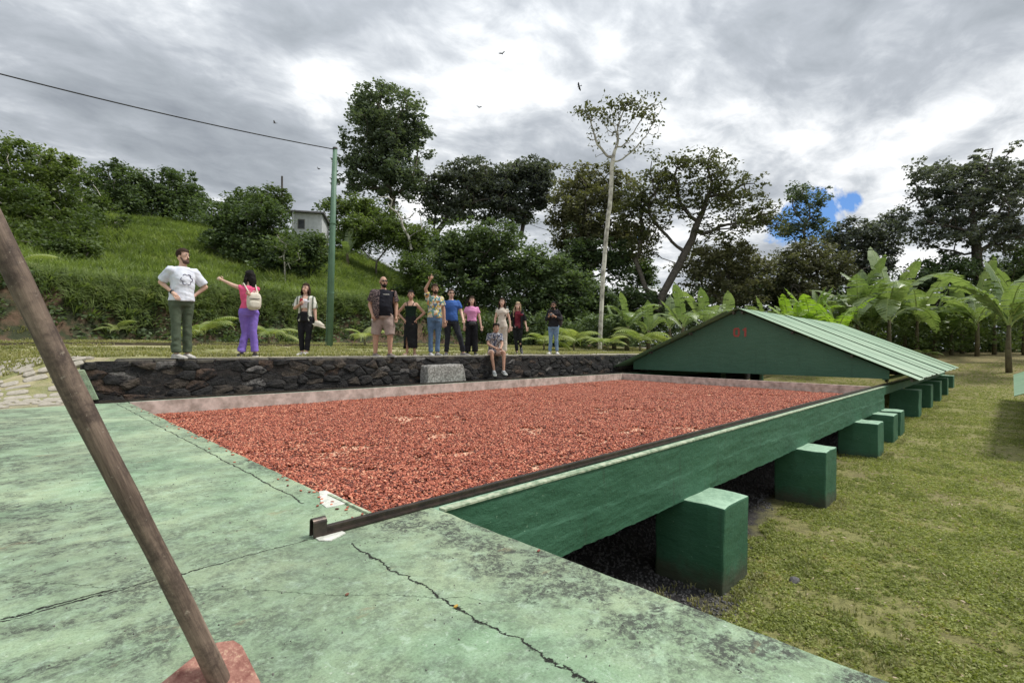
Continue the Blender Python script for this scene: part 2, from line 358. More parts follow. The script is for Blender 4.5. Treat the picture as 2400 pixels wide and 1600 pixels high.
nb2 = nt.n('ShaderNodeMapRange', {0: nt.math('ADD', Y, nt.math('MULTIPLY', nt.math('SUBTRACT', nt.noise(ps, 3.2, 6, .7), .5), 1.1)), 1: nt.n('ShaderNodeMapRange', {0: X, 1: 3.5, 2: 7.5, 3: 1.25, 4: 2.15}).outputs[0], 2: nt.n('ShaderNodeMapRange', {0: X, 1: 3.5, 2: 7.5, 3: 1.7, 4: 2.6}).outputs[0]}).outputs[0]
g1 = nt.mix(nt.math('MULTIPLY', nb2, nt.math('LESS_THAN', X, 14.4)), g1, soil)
farx = nt.n('ShaderNodeMapRange', {0: X, 1: 22, 2: 34}).outputs[0]
dry = nt.mix(nt.ramp(nt.noise(ps, 5, 6, .7), [(.4, 0.), (.6, 1.)]), (.25,.19,.105), (.17,.16,.07))
g1 = nt.mix(nt.math('MULTIPLY', farx, .85), g1, dry)
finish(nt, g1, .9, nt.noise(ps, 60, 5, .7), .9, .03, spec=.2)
M_terr, nt = newmat('terrace_grass'); ps = nt.n('ShaderNodeNewGeometry').outputs['Position']; X, Y, Z = nt.sep(ps)
g1 = nt.mix(nt.ramp(nt.noise(ps, 5, 7, .7), [(.38, 0.), (.62, 1.)]), (.17,.19,.07), (.32,.30,.14))
g1 = nt.mix(nt.ramp(nt.noise(nt.n('ShaderNodeMapping', {'Vector': ps, 'Scale': (.6,2,1)}).outputs[0], 1.0, 5, .6), [(.50, 0.), (.62, .85)]), g1, (.42,.36,.24))
gr = nt.n('ShaderNodeMapRange', {0: nt.math('ADD', nt.math('ADD', Y, nt.math('MULTIPLY', X, -.28)), nt.math('MULTIPLY', nt.noise(ps, 1.5, 5, .7), 2.0)), 1: 10.8, 2: 9.8}).outputs[0]
g1 = nt.mix(gr, g1, nt.mix(nt.ramp(nt.noise(ps, 30, 4, .8), [(.4, 0.), (.6, 1.)]), (.42,.38,.31), (.27,.25,.20)))
finish(nt, g1, .9, nt.noise(ps, 35, 5, .7), .8, .03, spec=.2)
M_hill = simple('hill_turf', (.07,.10,.028), (.13,.165,.05), 1.5, .9, 1, .08, coords='Object')
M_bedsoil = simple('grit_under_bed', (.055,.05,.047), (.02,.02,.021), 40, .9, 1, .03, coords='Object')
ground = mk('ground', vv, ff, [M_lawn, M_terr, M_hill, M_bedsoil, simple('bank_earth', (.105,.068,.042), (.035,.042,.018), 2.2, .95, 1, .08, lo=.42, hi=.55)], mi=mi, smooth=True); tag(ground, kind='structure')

# ------------------------------------------------------------------ scattering through geometry nodes
def scatter(name, pts, rot, scl, src=None, mat=None, parent=None, ico=None):
    me = bpy.data.meshes.new(name); me.vertices.add(len(pts)); me.vertices.foreach_set('co', np.asarray(pts, np.float32).ravel())
    for nm, d in (('rot', rot), ('scl', scl)):
        at = me.attributes.new(nm, 'FLOAT_VECTOR', 'POINT'); at.data.foreach_set('vector', np.asarray(d, np.float32).ravel())
    o = bpy.data.objects.new(name, me); COL.objects.link(o)
    if parent: o.parent = parent
    if mat: me.materials.append(mat)
    g = bpy.data.node_groups.new(name, 'GeometryNodeTree'); N = g.nodes
    g.interface.new_socket('Geometry', in_out='INPUT', socket_type='NodeSocketGeometry'); g.interface.new_socket('Geometry', in_out='OUTPUT', socket_type='NodeSocketGeometry')
    gi = N.new('NodeGroupInput'); go = N.new('NodeGroupOutput'); ip = N.new('GeometryNodeInstanceOnPoints')
    def attr(nm):
        q = N.new('GeometryNodeInputNamedAttribute'); q.data_type = 'FLOAT_VECTOR'; q.inputs[0].default_value = nm; return q.outputs[0]
    g.links.new(gi.outputs[0], ip.inputs['Points'])
    if ico:
        ic = N.new('GeometryNodeMeshIcoSphere'); ic.inputs['Radius'].default_value = 1; ic.inputs['Subdivisions'].default_value = ico
        sm = N.new('GeometryNodeSetMaterial'); sm.inputs['Material'].default_value = mat
        ss = N.new('GeometryNodeSetShadeSmooth')
        g.links.new(ic.outputs[0], sm.inputs[0]); g.links.new(sm.outputs[0], ss.inputs[0]); g.links.new(ss.outputs[0], ip.inputs['Instance'])
    else:
        oi = N.new('GeometryNodeObjectInfo'); oi.inputs[0].default_value = src; oi.transform_space = 'ORIGINAL'; oi.inputs[1].default_value = True
        g.links.new(oi.outputs['Geometry'], ip.inputs['Instance'])
    g.links.new(attr('rot'), ip.inputs['Rotation']); g.links.new(attr('scl'), ip.inputs['Scale']); g.links.new(ip.outputs[0], go.inputs[0])
    md = o.modifiers.new('scatter', 'NODES'); md.node_group = g
    return o
def source(name, v, f, mat):     # mesh used only by the scatter; never linked to the scene
    me = bpy.data.meshes.new(name); me.from_pydata(v, [], f); me.materials.append(mat); me.update()
    return bpy.data.objects.new(name, me)

# ------------------------------------------------------------------ deck
deckm = MB()
def slab_poly(poly, z0, z1, name, mat, parent=None):
    n = len(poly); v = [(x, y, z1) for x, y in poly] + [(x, y, z0) for x, y in poly]
    f = [tuple(range(n))] + [tuple(range(2*n-1, n-1, -1))] + [(i, i+n, (i+1) % n+n, (i+1) % n) for i in range(n)]
    return mk(name, v, f, mat, parent)
DX = 1.65
def wavy(a, b, n, amp, seed):
    a = Vector(a); b = Vector(b); t = (b-a).normalized(); nrm = Vector((-t.y, t.x)); out = []
    for i in range(n):
        p = a.lerp(b, i/n); out.append(tuple(p + nrm*amp*(mnoise.noise(Vector((i*.5, seed, 0))) + .5*mnoise.noise(Vector((i*1.7, seed+5, 0))))))
    return out
poly = wavy((DX, -6), (DX, 2.15), 90, .012, 1) + [(DX, 2.15), (DX, 2.328), (1.34, 2.33)] + wavy((1.34, 2.34), (1.34, 8.95), 60, .010, 2) + [(1.34, 9.12), (.95, 9.12)] + wavy((.95, 9.12), (-14, 9.0), 30, .02, 3) + [(-14, 9.0), (-14, -6)]
deck = slab_poly(poly, -1.4, 0.0, 'concrete_deck', M_deck); tag(deck, kind='structure'); bevel_mesh(deck, .006, 2)
# broken corner where bare concrete shows, and the socket round the rail end
def chip(name, pts, z, mat, lab, cat='patch'):
    n = len(pts); v = [(x, y, z) for x, y in pts] + [(x, y, z-.01) for x, y in pts]
    o = mk(name, v, [tuple(range(n))] + [(i, i+n, (i+1) % n+n, (i+1) % n) for i in range(n)], mat)
    return tag(o, lab, cat)
def onplane(px, py, z=0.0):
    d = F + RT*((px-1200)/FPX) + UP*((800-py)/FPX); k = (z-EYE.z)/d.z; p = EYE + d*k; return (p.x, p.y)
c = [onplane(*q) for q in [(748,1152),(764,1150),(820,1178),(790,1186),(765,1190),(752,1180),(750,1168)]]
chip('bare_patch', c[::-1], .004, M_white, 'pale bare concrete patch at the bed corner beside the rail', 'patch')
c = [onplane(*q) for q in [(728,1253),(752,1240),(790,1240),(810,1250),(775,1268),(748,1268)]]
chip('mortar_patch', c[::-1], .005, M_white, 'crumbled whitish mortar patch around the curled rail end', 'patch')

# ------------------------------------------------------------------ drying platform
BX0, BX1, BY0, BY1 = 1.34, 14.12, 2.33, 8.93
plat = thing('drying_platform', 'long dark green concrete drying bed raised on square piers', 'drying platform', (1.34, 2.12, 0))
po = Vector(plat.location)
def pb(mb, name, mat, smooth=False):
    o = mb.build(name, mat, plat, -po, smooth); return o
b = MB(); b.box(BX0+.002, BX1, BY0, BY1, -.36, -.215); pb(b, 'bed_floor', M_bedfloor)
def board_face(x0, x1, y, z0, z1, depth, nxs=300, nzs=30):
    """cast beam with the ledges left by the formwork boards; face looks towards -Y"""
    v = []; f = []
    for i in range(nxs+1):
        x = x0 + (x1-x0)*i/nxs
        for k in range(nzs+1):
            z = z0 + (z1-z0)*k/nzs
            e = .47*(z1-z0)+z0 + .02*math.sin(x*1.3) + .016*mnoise.noise(Vector((x*4, 0, 3)))
            d = .0075*(.7+.9*mnoise.noise(Vector((x*1.1, 5, 5))))*(1/(1+math.exp((z-e)/.004))) + .006*mnoise.noise(Vector((x*2.2, z*9, 1))) + .003*mnoise.noise(Vector((x*12, z*25, 1)))
            zz = z + (.010*mnoise.noise(Vector((x*6, 8, 2))) + .008*mnoise.noise(Vector((x*22, 8, 2))) if k == 0 else 0)
            v.append((x, y-d, zz))
    s = nzs+1
    for i in range(nxs):
        for k in range(nzs): f.append((i*s+k, (i+1)*s+k, (i+1)*s+k+1, i*s+k+1))
    n0 = len(v)
    for i in range(nxs+1):
        x = x0 + (x1-x0)*i/nxs; v.append((x, y+depth, z1)); v.append((x, y+depth, z0))
    for i in range(nxs):
        t = n0+2*i
        f.append((i*s+nzs, (i+1)*s+nzs, t+2, t)); f.append((t, t+2, t+3, t+1)); f.append((i*s, t+1, t+3, (i+1)*s))
    f.append((0,) + tuple(range(1, s)) + (n0, n0+1)); e = nxs*s
    f.append(tuple(range(e+nzs, e-1, -1)) + (n0+2*nxs+1, n0+2*nxs))
    return v, f
v, f = board_face(DX+.002, 14.5, 2.125, -.52, -.004, .205); b = MB(); b.add(v, f); pb(b, 'front_beam', M_beam)
b = MB(); b.box(1.36, 14.5, 8.96, 9.30, -.5, -.004); o = pb(b, 'back_beam', M_beam)
# inner faces of the bed, rendered and stained, sit as thin linings with a pale rim
b = MB(); b.box(BX0, BX1, BY1, BY1+.028, -.213, .012); o = pb(b, 'back_lining', M_bedwall); roughen(o, .004, 6, 0)
b = MB(); b.box(BX1+.001, BX1+.10, BY0, BY1+.03, -.36, .014); pb(b, 'end_wall', M_bedwall)
b = MB(); b.box(BX1+.102, 14.5, BY0+.003, 8.955, -.36, -.01); pb(b, 'end_beam', M_beam)
b = MB(); b.box(DX, BX1, 2.290, 2.331, -.213, .008); pb(b, 'front_lining', M_pale)
b = MB(); b.box(1.343, 1.36, 2.34, 2.80, -.2, .010); pb(b, 'wood_batten', M_pale)
b = MB(); b.box(DX+.01, 14.5, 2.118, 2.17, -.003, .008); o = pb(b, 'worn_edge_strip', M_pale); roughen(o, .004, 8, 0)
# running rails: inverted channel on each long beam
def rail(x0, x1, y):
    m_ = MB(); h = .040; prof = [(-.026, .005), (-.026, .011), (-.009, .015), (-.008, h-.010), (-.015, h-.007), (-.015, h), (.015, h), (.015, h-.007), (.008, h-.010), (.009, .015), (.026, .011), (.026, .005)]
    v = []; n = 80; k = len(prof)
    for i in range(n+1):
        x = x0 + (x1-x0)*i/n; wv = .006*mnoise.noise(Vector((x*.8, y, 0)))
        v += [(x, y+wv+p[0], p[1]+.003*mnoise.noise(Vector((x*1.1, 3, y)))) for p in prof]
    f = [(i*k+j, i*k+(j+1) % k, (i+1)*k+(j+1) % k, (i+1)*k+j) for i in range(n) for j in range(k)]
    f += [tuple(range(k)), tuple(n*k+j for j in range(k-1, -1, -1))]
    m_.add(v, [tuple(reversed(q)) for q in f]); return m_
rl = pb(rail(1.04, 29.5, 2.235), 'rail', M_rail)
rl2 = pb(rail(1.02, 29.5, 9.12), 'rail', M_rail)
# curled stop at the near end of the rail
b = MB(); v = []; f = []; n = 16; prof = []
for i in range(n+1):
    an = R(-20) + R(220)*i/n
    prof.append((math.cos(an)*.022, .065 + math.sin(an)*.022))
prof = [(.024, .004)] + prof + [(-.022, .004)]
inner = [(p[0]*.78, .004 if p[1] < .01 else .065+(p[1]-.065)*.78) for p in prof]
k = len(prof)
for xx in (1.00, 1.062):
    v += [(xx, 2.235+p[0], p[1]) for p in prof] + [(xx, 2.235+p[0], p[1]) for p in inner]
for j in range(k-1):
    f += [(j, j+1, 2*k+j+1, 2*k+j), (k+j+1, k+j, 3*k+j, 3*k+j+1), (j+1, j, k+j, k+j+1), (2*k+j, 2*k+j+1, 3*k+j+1, 3*k+j)]
b.add(v, f); o = mk('rail_stop', b.v, b.f, M_rail, rl)
# piers
pier_src = {}
def pier(x, top, h, y0=1.76, y1=2.40, wd=.58, seed=0):
    mb = MB(); mb.box(0, wd, 0, y1-y0, -h, 0)
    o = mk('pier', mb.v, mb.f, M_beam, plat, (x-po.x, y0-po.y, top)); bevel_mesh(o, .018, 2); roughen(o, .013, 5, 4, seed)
    for p_ in o.data.polygons: p_.use_smooth = False
    return o
for i, x in enumerate([4.39, 7.74, 11.4, 13.1, 14.05]): pier(x, -.505, .86, seed=i*3.1)
for i, x in enumerate([17.1, 19.9, 22.6, 25.3, 28.0]): pier(x, -.20, .95, seed=20+i*3.1)
for i, x in enumerate([2.2, 4.39, 7.74, 11.1, 14.0]): pier(x, -.505, .86, 8.7, 9.35, seed=50+i)
for i, x in enumerate([4.39, 7.74, 11.1, 13.9]): pier(x, -.36, 1.0, 5.3, 5.9, seed=70+i)
for i, x in enumerate([17.1, 21.9, 26.6]): pier(x, -.20, .95, 8.95, 9.4, seed=90+i)
b = MB(); b.box(14.502, 29.6, 2.14, 2.33, -.19, -.006); o = pb(b, 'track_beam', M_beam)
b = MB(); b.box(14.502, 29.6, 9.03, 9.22, -.19, -.006); o = pb(b, 'track_beam', M_beam)

# ------------------------------------------------------------------ cocoa beans
M_bean, nt = newmat('cocoa_bean'); oi = nt.n('ShaderNodeObjectInfo').outputs['Random']
nz = nt.noise(nt.n('ShaderNodeTexCoord').outputs['Object'], 2.0, 3, .6)
col = nt.ramp(oi, [(0., (.07,.020,.015)), (.25, (.20,.050,.030)), (.58, (.42,.115,.064)), (.86, (.58,.19,.11)), (1., (.74,.38,.23))])
finish(nt, col, .55, nz, .3, .3, spec=.4)
N = 330000
def BARE(x, y): return .72*fbm(x*1.9+40, y*2.3, 3) + .45*fbm(x*7, y*9, 3) + .085*np.exp(-(y-BY0)/1.3) + .04*np.exp(-(x-BX0)/1.2)
u = RNG.random(N*2); bx = BX0+.02 + (BX1-BX0-.04)*(u**1.15); by = BY0+.02 + (BY1-BY0-.04)*RNG.random(N*2)
bare = BARE(bx, by)
thr = .725
keep = RNG.random(N*2) > .90*smoothstep(thr-.05, thr+.06, bare); idx = np.nonzero(keep)[0][:N]; bx = bx[idx]; by = by[idx]
wv = .018*fbm(bx*3+7, by*3, 3)
pts = np.stack([bx, by, -.207 + wv + .018*RNG.random(len(bx))*(1-.6*smoothstep(thr-.05, thr+.03, bare[idx]))], 1)
rot = np.stack([RNG.normal(0, .5, len(bx)), RNG.normal(0, .5, len(bx)), RNG.random(len(bx))*6.28], 1)
s0 = RNG.uniform(.85, 1.2, len(bx)); scl = np.stack([.0155*s0, .0086*s0, .0060*s0], 1)
beans = scatter('cocoa_beans', pts, rot, scl, mat=M_bean, ico=1)
tag(beans, 'reddish brown cocoa beans spread to dry over the pale bed floor', 'cocoa beans', kind='stuff')
M_blay, nt = newmat('packed_beans'); ps = nt.n('ShaderNodeNewGeometry').outputs['Position']
vo = nt.n('ShaderNodeTexVoronoi', {'Vector': ps, 'Scale': 75.0}); cc = nt.sep(vo.outputs['Color'])[0]
finish(nt, nt.ramp(cc, [(0., (.12,.036,.024)), (.5, (.27,.085,.05)), (1., (.46,.16,.09))]), .6, vo.outputs['Distance'], 1, .01)
gx = np.linspace(BX0+.01, BX1-.01, 300); gy = np.linspace(BY0+.01, BY1-.01, 156); QX, QY = np.meshgrid(gx, gy, indexing='ij')
QB = BARE(QX, QY)
vv = np.stack([QX.ravel(), QY.ravel(), (-.209 + .016*fbm(QX*3+7, QY*3, 3)).ravel()], 1)
ii, jj = np.meshgrid(np.arange(299), np.arange(155), indexing='ij'); a = (ii*156+jj).ravel(); ff = np.stack([a, a+156, a+157, a+1], 1)
ff = ff[(QB[:-1, :-1] < thr-.02).ravel()]
lay = mk('bean_layer', vv, ff, M_blay, beans); lay['kind'] = 'stuff'

# ------------------------------------------------------------------ rolling roof 01
M_sheet, nt = newmat('painted_roof_sheet'); ps = nt.n('ShaderNodeNewGeometry').outputs['Position']
b_ = nt.mix(nt.ramp(nt.noise(ps, 1.0, 6, .65), [(.38, 0.), (.66, 1.)]), (.145,.255,.15), (.215,.32,.20))
b_ = nt.mix(nt.ramp(nt.noise(nt.n('ShaderNodeMapping', {'Vector': ps, 'Scale': (9,.7,.7)}).outputs[0], 2.2, 6, .7), [(.56, 0.), (.72, .6)]), b_, (.17,.25,.16))
finish(nt, b_, .45, nt.noise(ps, 14, 4, .6), .25, .01, spec=.5)
M_wood = simple('dark_rafter_wood', (.05,.045,.04), (.09,.08,.065), 8, .85, .5, .01)
M_red = simple('faded_red_paint', (.34,.07,.055), (.22,.05,.04), 30, .8, .3, .004)
RX0, RX1, RYC, REZ, RPZ = 15.0, 27.6, 5.68, .17, 2.02
roof = thing('rolling_roof', 'green sheet metal gable roof numbered 01 on rails', 'roof', (15.2, RYC, 0))
ro = Vector(roof.location)
def rb(mb, name, mat, smooth=False): return mb.build(name, mat, roof, -ro, smooth)
RYH = 4.12
def zr(y): return RPZ - (RPZ-REZ)*abs(y-RYC)/RYH
def gable(x, name):
    g = MB(); yl, yr = RYC-3.55, RYC+3.50; pts = [(yr, .115), (yr, zr(yr)-.07), (RYC, RPZ-.05), (yl, zr(yl)-.07), (yl, .155)]
    v = [(x, y, z) for y, z in pts] + [(x+.04, y, z) for y, z in pts]; n = len(pts)
    g.add(v, [tuple(range(n-1, -1, -1)), tuple(n+i for i in range(n))] + [(i, (i+1) % n, (i+1) % n+n, i+n) for i in range(n)]); return rb(g, name, M_gable)
gb = gable(15.2, 'gable_panel'); gable(27.3, 'gable_panel')
dg = MB(); Hd, Wd, Sd = .26, .19, .058
def bar(x0, x1, z0, z1, c_=.02):
    v = [(x0+c_, z0), (x1-c_, z0), (x1, z0+c_), (x1, z1-c_), (x1-c_, z1), (x0+c_, z1), (x0, z1-c_), (x0, z0+c_)]
    dg.add([(0, -x, z) for x, z in v] + [(.010, -x, z) for x, z in v], [tuple(range(8)), tuple(range(15, 7, -1))] + [(i, i+8, (i+1) % 8+8, (i+1) % 8) for i in range(8)])
bar(-.24, -.24+Sd, .045, Hd-.045, .012); bar(-.24+Wd-Sd, -.24+Wd, .045, Hd-.045, .012)
for z0_, z1_, flip in ((0, .052, 1), (Hd-.052, Hd, -1)):
    pq = [(-.205, z0_), (-.085, z0_), (-.052, z1_), (-.238, z1_)] if flip > 0 else [(-.238, z0_), (-.052, z0_), (-.085, z1_), (-.205, z1_)]
    dg.add([(0, -x, z) for x, z in pq] + [(.010, -x, z) for x, z in pq], [(0,1,2,3), (7,6,5,4), (0,4,5,1), (1,5,6,2), (2,6,7,3), (3,7,4,0)])
bar(.075, .075+Sd, 0, Hd, .008); bar(.028, .070, Hd-.085, Hd-.035, .010)
no = dg.build('painted_number', M_red, gb)
pn = P(1738, 789, 1); dd = pn-EYE; pn = EYE + dd*(15.193/dd.x); no.location = (pn.x-.0-ro.x+ro.x, pn.y, pn.z)
sw = (RX1-RX0)/15
def sheet_mesh(side):
    n = 36; w_ = sw+.045; v = []; f = []
    for s_ in (0, 1):
        for i in range(n+1):
            x = w_*i/n; c_ = .014*math.cos(2*math.pi*i/n*6)
            for k_ in range(2):
                t = k_; yy = side*RYH*t; zz = -(RPZ-REZ)*t + c_ - s_*.004
                v.append((x, yy, zz))
    m_ = 2*(n+1)
    for i in range(n):
        a_ = 2*i; q = (a_, a_+2, a_+3, a_+1); q = q if side < 0 else q[::-1]; f.append(q)
    me = bpy.data.meshes.new('roof_sheet'); me.from_pydata(v[:m_], [], f); me.materials.append(M_sheet); me.update(); return me
sm = {-1: sheet_mesh(-1), 1: sheet_mesh(1)}
for side in (-1, 1):
    for i in range(15):
        dz = random.uniform(-.004, .004) + (i % 2)*.007
        o = inst('roof_sheet', sm[side], roof, (RX0+sw*i-ro.x, RYC-ro.y + random.uniform(-.025, .025), RPZ+dz), (random.uniform(-.004,.004), 0, random.uniform(-.006,.006)))
# a lapped loose sheet at the left eave
inst('roof_sheet', sm[1], roof, (RX0-.12-ro.x, RYC+.25-ro.y, RPZ-.08), (-.012, 0, .02))
# purlins, rafters and bogies
for side in (-1, 1):
    for t in (.03, .35, .68, .97):
        g = MB(); y = RYC+side*RYH*t; z = zr(y)-.055; g.box(RX0+.05, RX1-.05, y-.025, y+.025, z-.05, z+.02); rb(g, 'purlin', M_wood)
for x in np.linspace(15.3, 27.2, 6):
    g = MB()
    for side in (-1, 1):
        g.tube([(x, RYC, RPZ-.12), (x, RYC+side*RYH*.86, zr(RYC+side*RYH*.86)-.12)], .04, 4)
    g.box(x-.04, x+.04, RYC-3.5, RYC+3.45, .17, .25); rb(g, 'rafter_frame', M_wood)
for y in (2.235, 9.12):
    for x in (15.6, 19.5, 23.5, 27.0):
        g = MB(); g.tube([(x, y-.02, .085), (x, y+.02, .085)], .035, 14); g.box(x-.1, x+.1, y-.03, y-.024, .07, .2); g.box(x-.1, x+.1, y+.024, y+.03, .07, .2); rb(g, 'wheel', M_rail)
g = MB(); g.box(15.22, 27.3, 2.20, 2.27, .125, .19); rb(g, 'sill_beam', M_gable)
g = MB(); g.box(15.22, 27.3, 9.09, 9.16, .125, .19); rb(g, 'sill_beam', M_gable)

# second platform's roof: only its corner reaches the frame at the right
roof2 = thing('rolling_roof', 'pale green roof corner of the next drying bed at right edge', 'roof', (13.0, -4.0, -.2))
EX, EY = onplane(2362, 897, .02)
v = []; f = []; n = 60
for i in range(n+1):
    x = 13.2 + 12*i/n; c_ = .016*math.cos(i*2.1)
    v += [(x, -.02, .02+c_+.0), (x, -4.2, 1.9+c_)]
ez = None
for i in range(n): f.append((2*i, 2*i+1, 2*i+3, 2*i+2))
o = mk('roof_sheet', v, f, M_sheet, roof2, (-13.0, 4.0, .2))
g = MB(); g.box(13.3, 25, -.75, -.6, -.3, -.1); g.build('track_beam', M_beam, roof2, (-13, 4, .2))
for x in (14, 17, 20, 23): g = MB(); g.box(x, x+.5, -.9, -.35, -1.2, -.32); g.build('pier', M_beam, roof2, (-13, 4, .2))

# ------------------------------------------------------------------ retaining wall of rubble
wall = thing('retaining_wall', 'dark rubble stone retaining wall below the grass terrace', 'wall', (.95, 9.7, 0))
wo = Vector(wall.location)
def wtop(x): return .60 - .12*max(0, 1-(x-.84)/.25) if x < 1.1 else .60
v = []; f = []; prof = [(.87, .42), (.87, .52), (1.05, .572), (31.5, .572), (31.5, -1.4), (1.02, -1.4), (1.02, 0)]
n = len(prof); v = [(x, 9.745, z) for x, z in prof] + [(x, 9.86, z) for x, z in prof]
f = [tuple(range(n-1, -1, -1)), tuple(range(n, 2*n))] + [(i, (i+1) % n, (i+1) % n+n, i+n) for i in range(n)]
core = mk('mortar_core', v, f, M_mortar, wall, -wo)
def clip(poly, p, q):
    """keep the side of the polygon nearer to p than q"""
    mx, mz = (p[0]+q[0])/2, (p[1]+q[1])/2; nx_, nz_ = q[0]-p[0], q[1]-p[1]; out = []
    for i in range(len(poly)):
        a_, b_ = poly[i], poly[(i+1) % len(poly)]; da = (a_[0]-mx)*nx_+(a_[1]-mz)*nz_; db = (b_[0]-mx)*nx_+(b_[1]-mz)*nz_
        if da <= 0: out.append(a_)
        if (da < 0 < db) or (db < 0 < da): t = da/(da-db); out.append((a_[0]+(b_[0]-a_[0])*t, a_[1]+(b_[1]-a_[1])*t))
    return out
def rubble(x0, x1, z0, z1, n, sx_):
    rg = np.random.default_rng(21); pts_ = []
    rad = math.sqrt((x1-x0)/sx_*(z1-z0)/n)
    tries = 0
    while len(pts_) < n and tries < 40000:
        tries += 1; p = (rg.uniform(x0, x1), rg.uniform(z0, z1)); rr = rad*rg.uniform(.50, 1.05)
        if all(((p[0]-q[0])/sx_)**2 + (p[1]-q[1])**2 > rr*rr for q in pts_): pts_.append(p)
    A = np.array(pts_)/np.array([sx_, 1]); out = []
    for i, p in enumerate(pts_):
        d = ((A-A[i])**2).sum(1); nb = np.argsort(d)[1:16]
        poly = [(x0/sx_, z0), (x1/sx_, z0), (x1/sx_, z1), (x0/sx_, z1)]
        for j in nb: poly = clip(poly, tuple(A[i]), tuple(A[j]))
        if len(poly) > 2: out.append([(u*sx_, v_) for u, v_ in poly])
    return out
def stone_geo(poly, rg):
    cx_ = sum(p[0] for p in poly)/len(poly); cz_ = sum(p[1] for p in poly)/len(poly); pr = rg.uniform(-.012, .040)
    pp = []
    for i in range(len(poly)):           # chamfer the corners a little so that outlines are rounded
        a_, b_ = poly[i], poly[(i+1) % len(poly)]; k_ = rg.uniform(.08, .26); pp += [(a_[0]*(1-k_)+b_[0]*k_, a_[1]*(1-k_)+b_[1]*k_), (a_[0]*k_+b_[0]*(1-k_), a_[1]*k_+b_[1]*(1-k_))]
    n = len(pp); v = []
    for sc_, dy in ((1.0, .03), (.99, -pr*.4), (.70, -pr)):
        for (x, z) in pp: v.append(((x-cx_)*sc_ + rg.uniform(-.004,.004), dy + (rg.uniform(-.008,.008) if dy < 0 else 0), (z-cz_)*sc_))
    v.append((0, -pr-.006, 0)); f = []
    for r_ in range(2):
        for i in range(n): i2 = (i+1) % n; f.append((r_*n+i, r_*n+i2, (r_+1)*n+i2, (r_+1)*n+i))
    for i in range(n): f.append((2*n+i, 2*n+(i+1) % n, 3*n))
    return cx_, cz_, v, f
cells = rubble(.90, 12.6, -.16, .565, 250, 1.85); rgs = random.Random(3)
cells = [c_ for c_ in cells if not all(p[0] < 1.02 - (p[1])*.28 for p in c_)]
wts = [0,1,2,0,1,1,0,2,1,3,0,1,0,4,1]
for poly in cells:
    cx_, cz_, v, f = stone_geo(poly, rgs); o = mk('stone', v, f, M_stonec[rgs.choice(wts)], wall, (cx_-wo.x, 9.74-wo.y, cz_))
mb = MB()
for k in range(2):
    for poly in cells:
        cx_, cz_, v, f = stone_geo(poly, rgs); X0 = 12.6 + 11.7*k
        if X0+cx_-.9 < 31.3: mb.add([(X0+cx_-.9+x, 9.74+y, cz_+z) for x, y, z in v], f, rgs.choice(wts))
o = mb.build('rubble_stones', M_stonec, wall, -wo); o['kind'] = 'stuff'
# capping stones with an uneven top
mb = MB(); xx = .9
while xx < 31.4:
    wd = random.uniform(.25, .6); mb.box(xx, xx+wd-.012, 9.735+random.uniform(0,.02), 9.90, .52 if xx > 1.1 else .47, .6+random.uniform(-.012,.008) - (.06 if xx < 1.05 else 0)); xx += wd
o = mb.build('capping', simple('lichened_cap', (.045,.042,.036), (.11,.10,.08), 7, .95, .8, .02), wall, -wo); bevel_mesh(o, .015, 1); roughen(o, .012, 5, 1)
# sloping painted strip closing the wall's end
b = MB(); b.add([(.98,9.60,0.01),(1.07,9.60,0.01),(.90,9.62,.46),(.80,9.62,.44),(.98,9.76,0.01),(1.07,9.76,0.01),(.90,9.80,.46),(.80,9.80,.44)],
                [(0,1,2,3),(7,6,5,4),(1,5,6,2),(0,3,7,4),(3,2,6,7),(0,4,5,1)])
o = b.build('kerb_strip', M_deck, wall, -wo); bevel_mesh(o, .01, 1)

# concrete step block against the wall
sb = MB(); z0 = depth_Y(1040, 9.45)
xa = P(993, 880, depth_Y(993, 9.5)).x; xb = P(1088, 880, depth_Y(1088, 9.5)).x
sb.add([(xa-.06,9.34,-.5),(xb+.02,9.34,-.5),(xb+.02,9.69,-.5),(xa-.06,9.69,-.5),(xa+.05,9.42,.40),(xb-.07,9.42,.42),(xb-.07,9.69,.42),(xa+.05,9.69,.40)],
       [(0,3,2,1),(4,5,6,7),(0,1,5,4),(1,2,6,5),(2,3,7,6),(3,0,4,7)])
o = sb.build('concrete_step', M_gconc); tag(o, 'rough grey concrete step block leaning against the dark stone wall', 'step'); bevel_mesh(o, .05, 3); roughen(o, .028, 11, 4)

b = MB()
for i in range(120):
    x0_ = -9 + i*.2; w_ = .05*math.sin(i*.31); b.box(x0_, x0_+.205, 16.4+w_, 16.62+w_+random.uniform(0,.05), ghs(x0_, 16.5)-.05, ghs(x0_, 16.5)+.055+random.uniform(0,.02))
o = b.build('ledge', simple('ledge_earth', (.06,.05,.035), (.12,.10,.06), 9, .95, .8, .02)); tag(o, kind='structure')
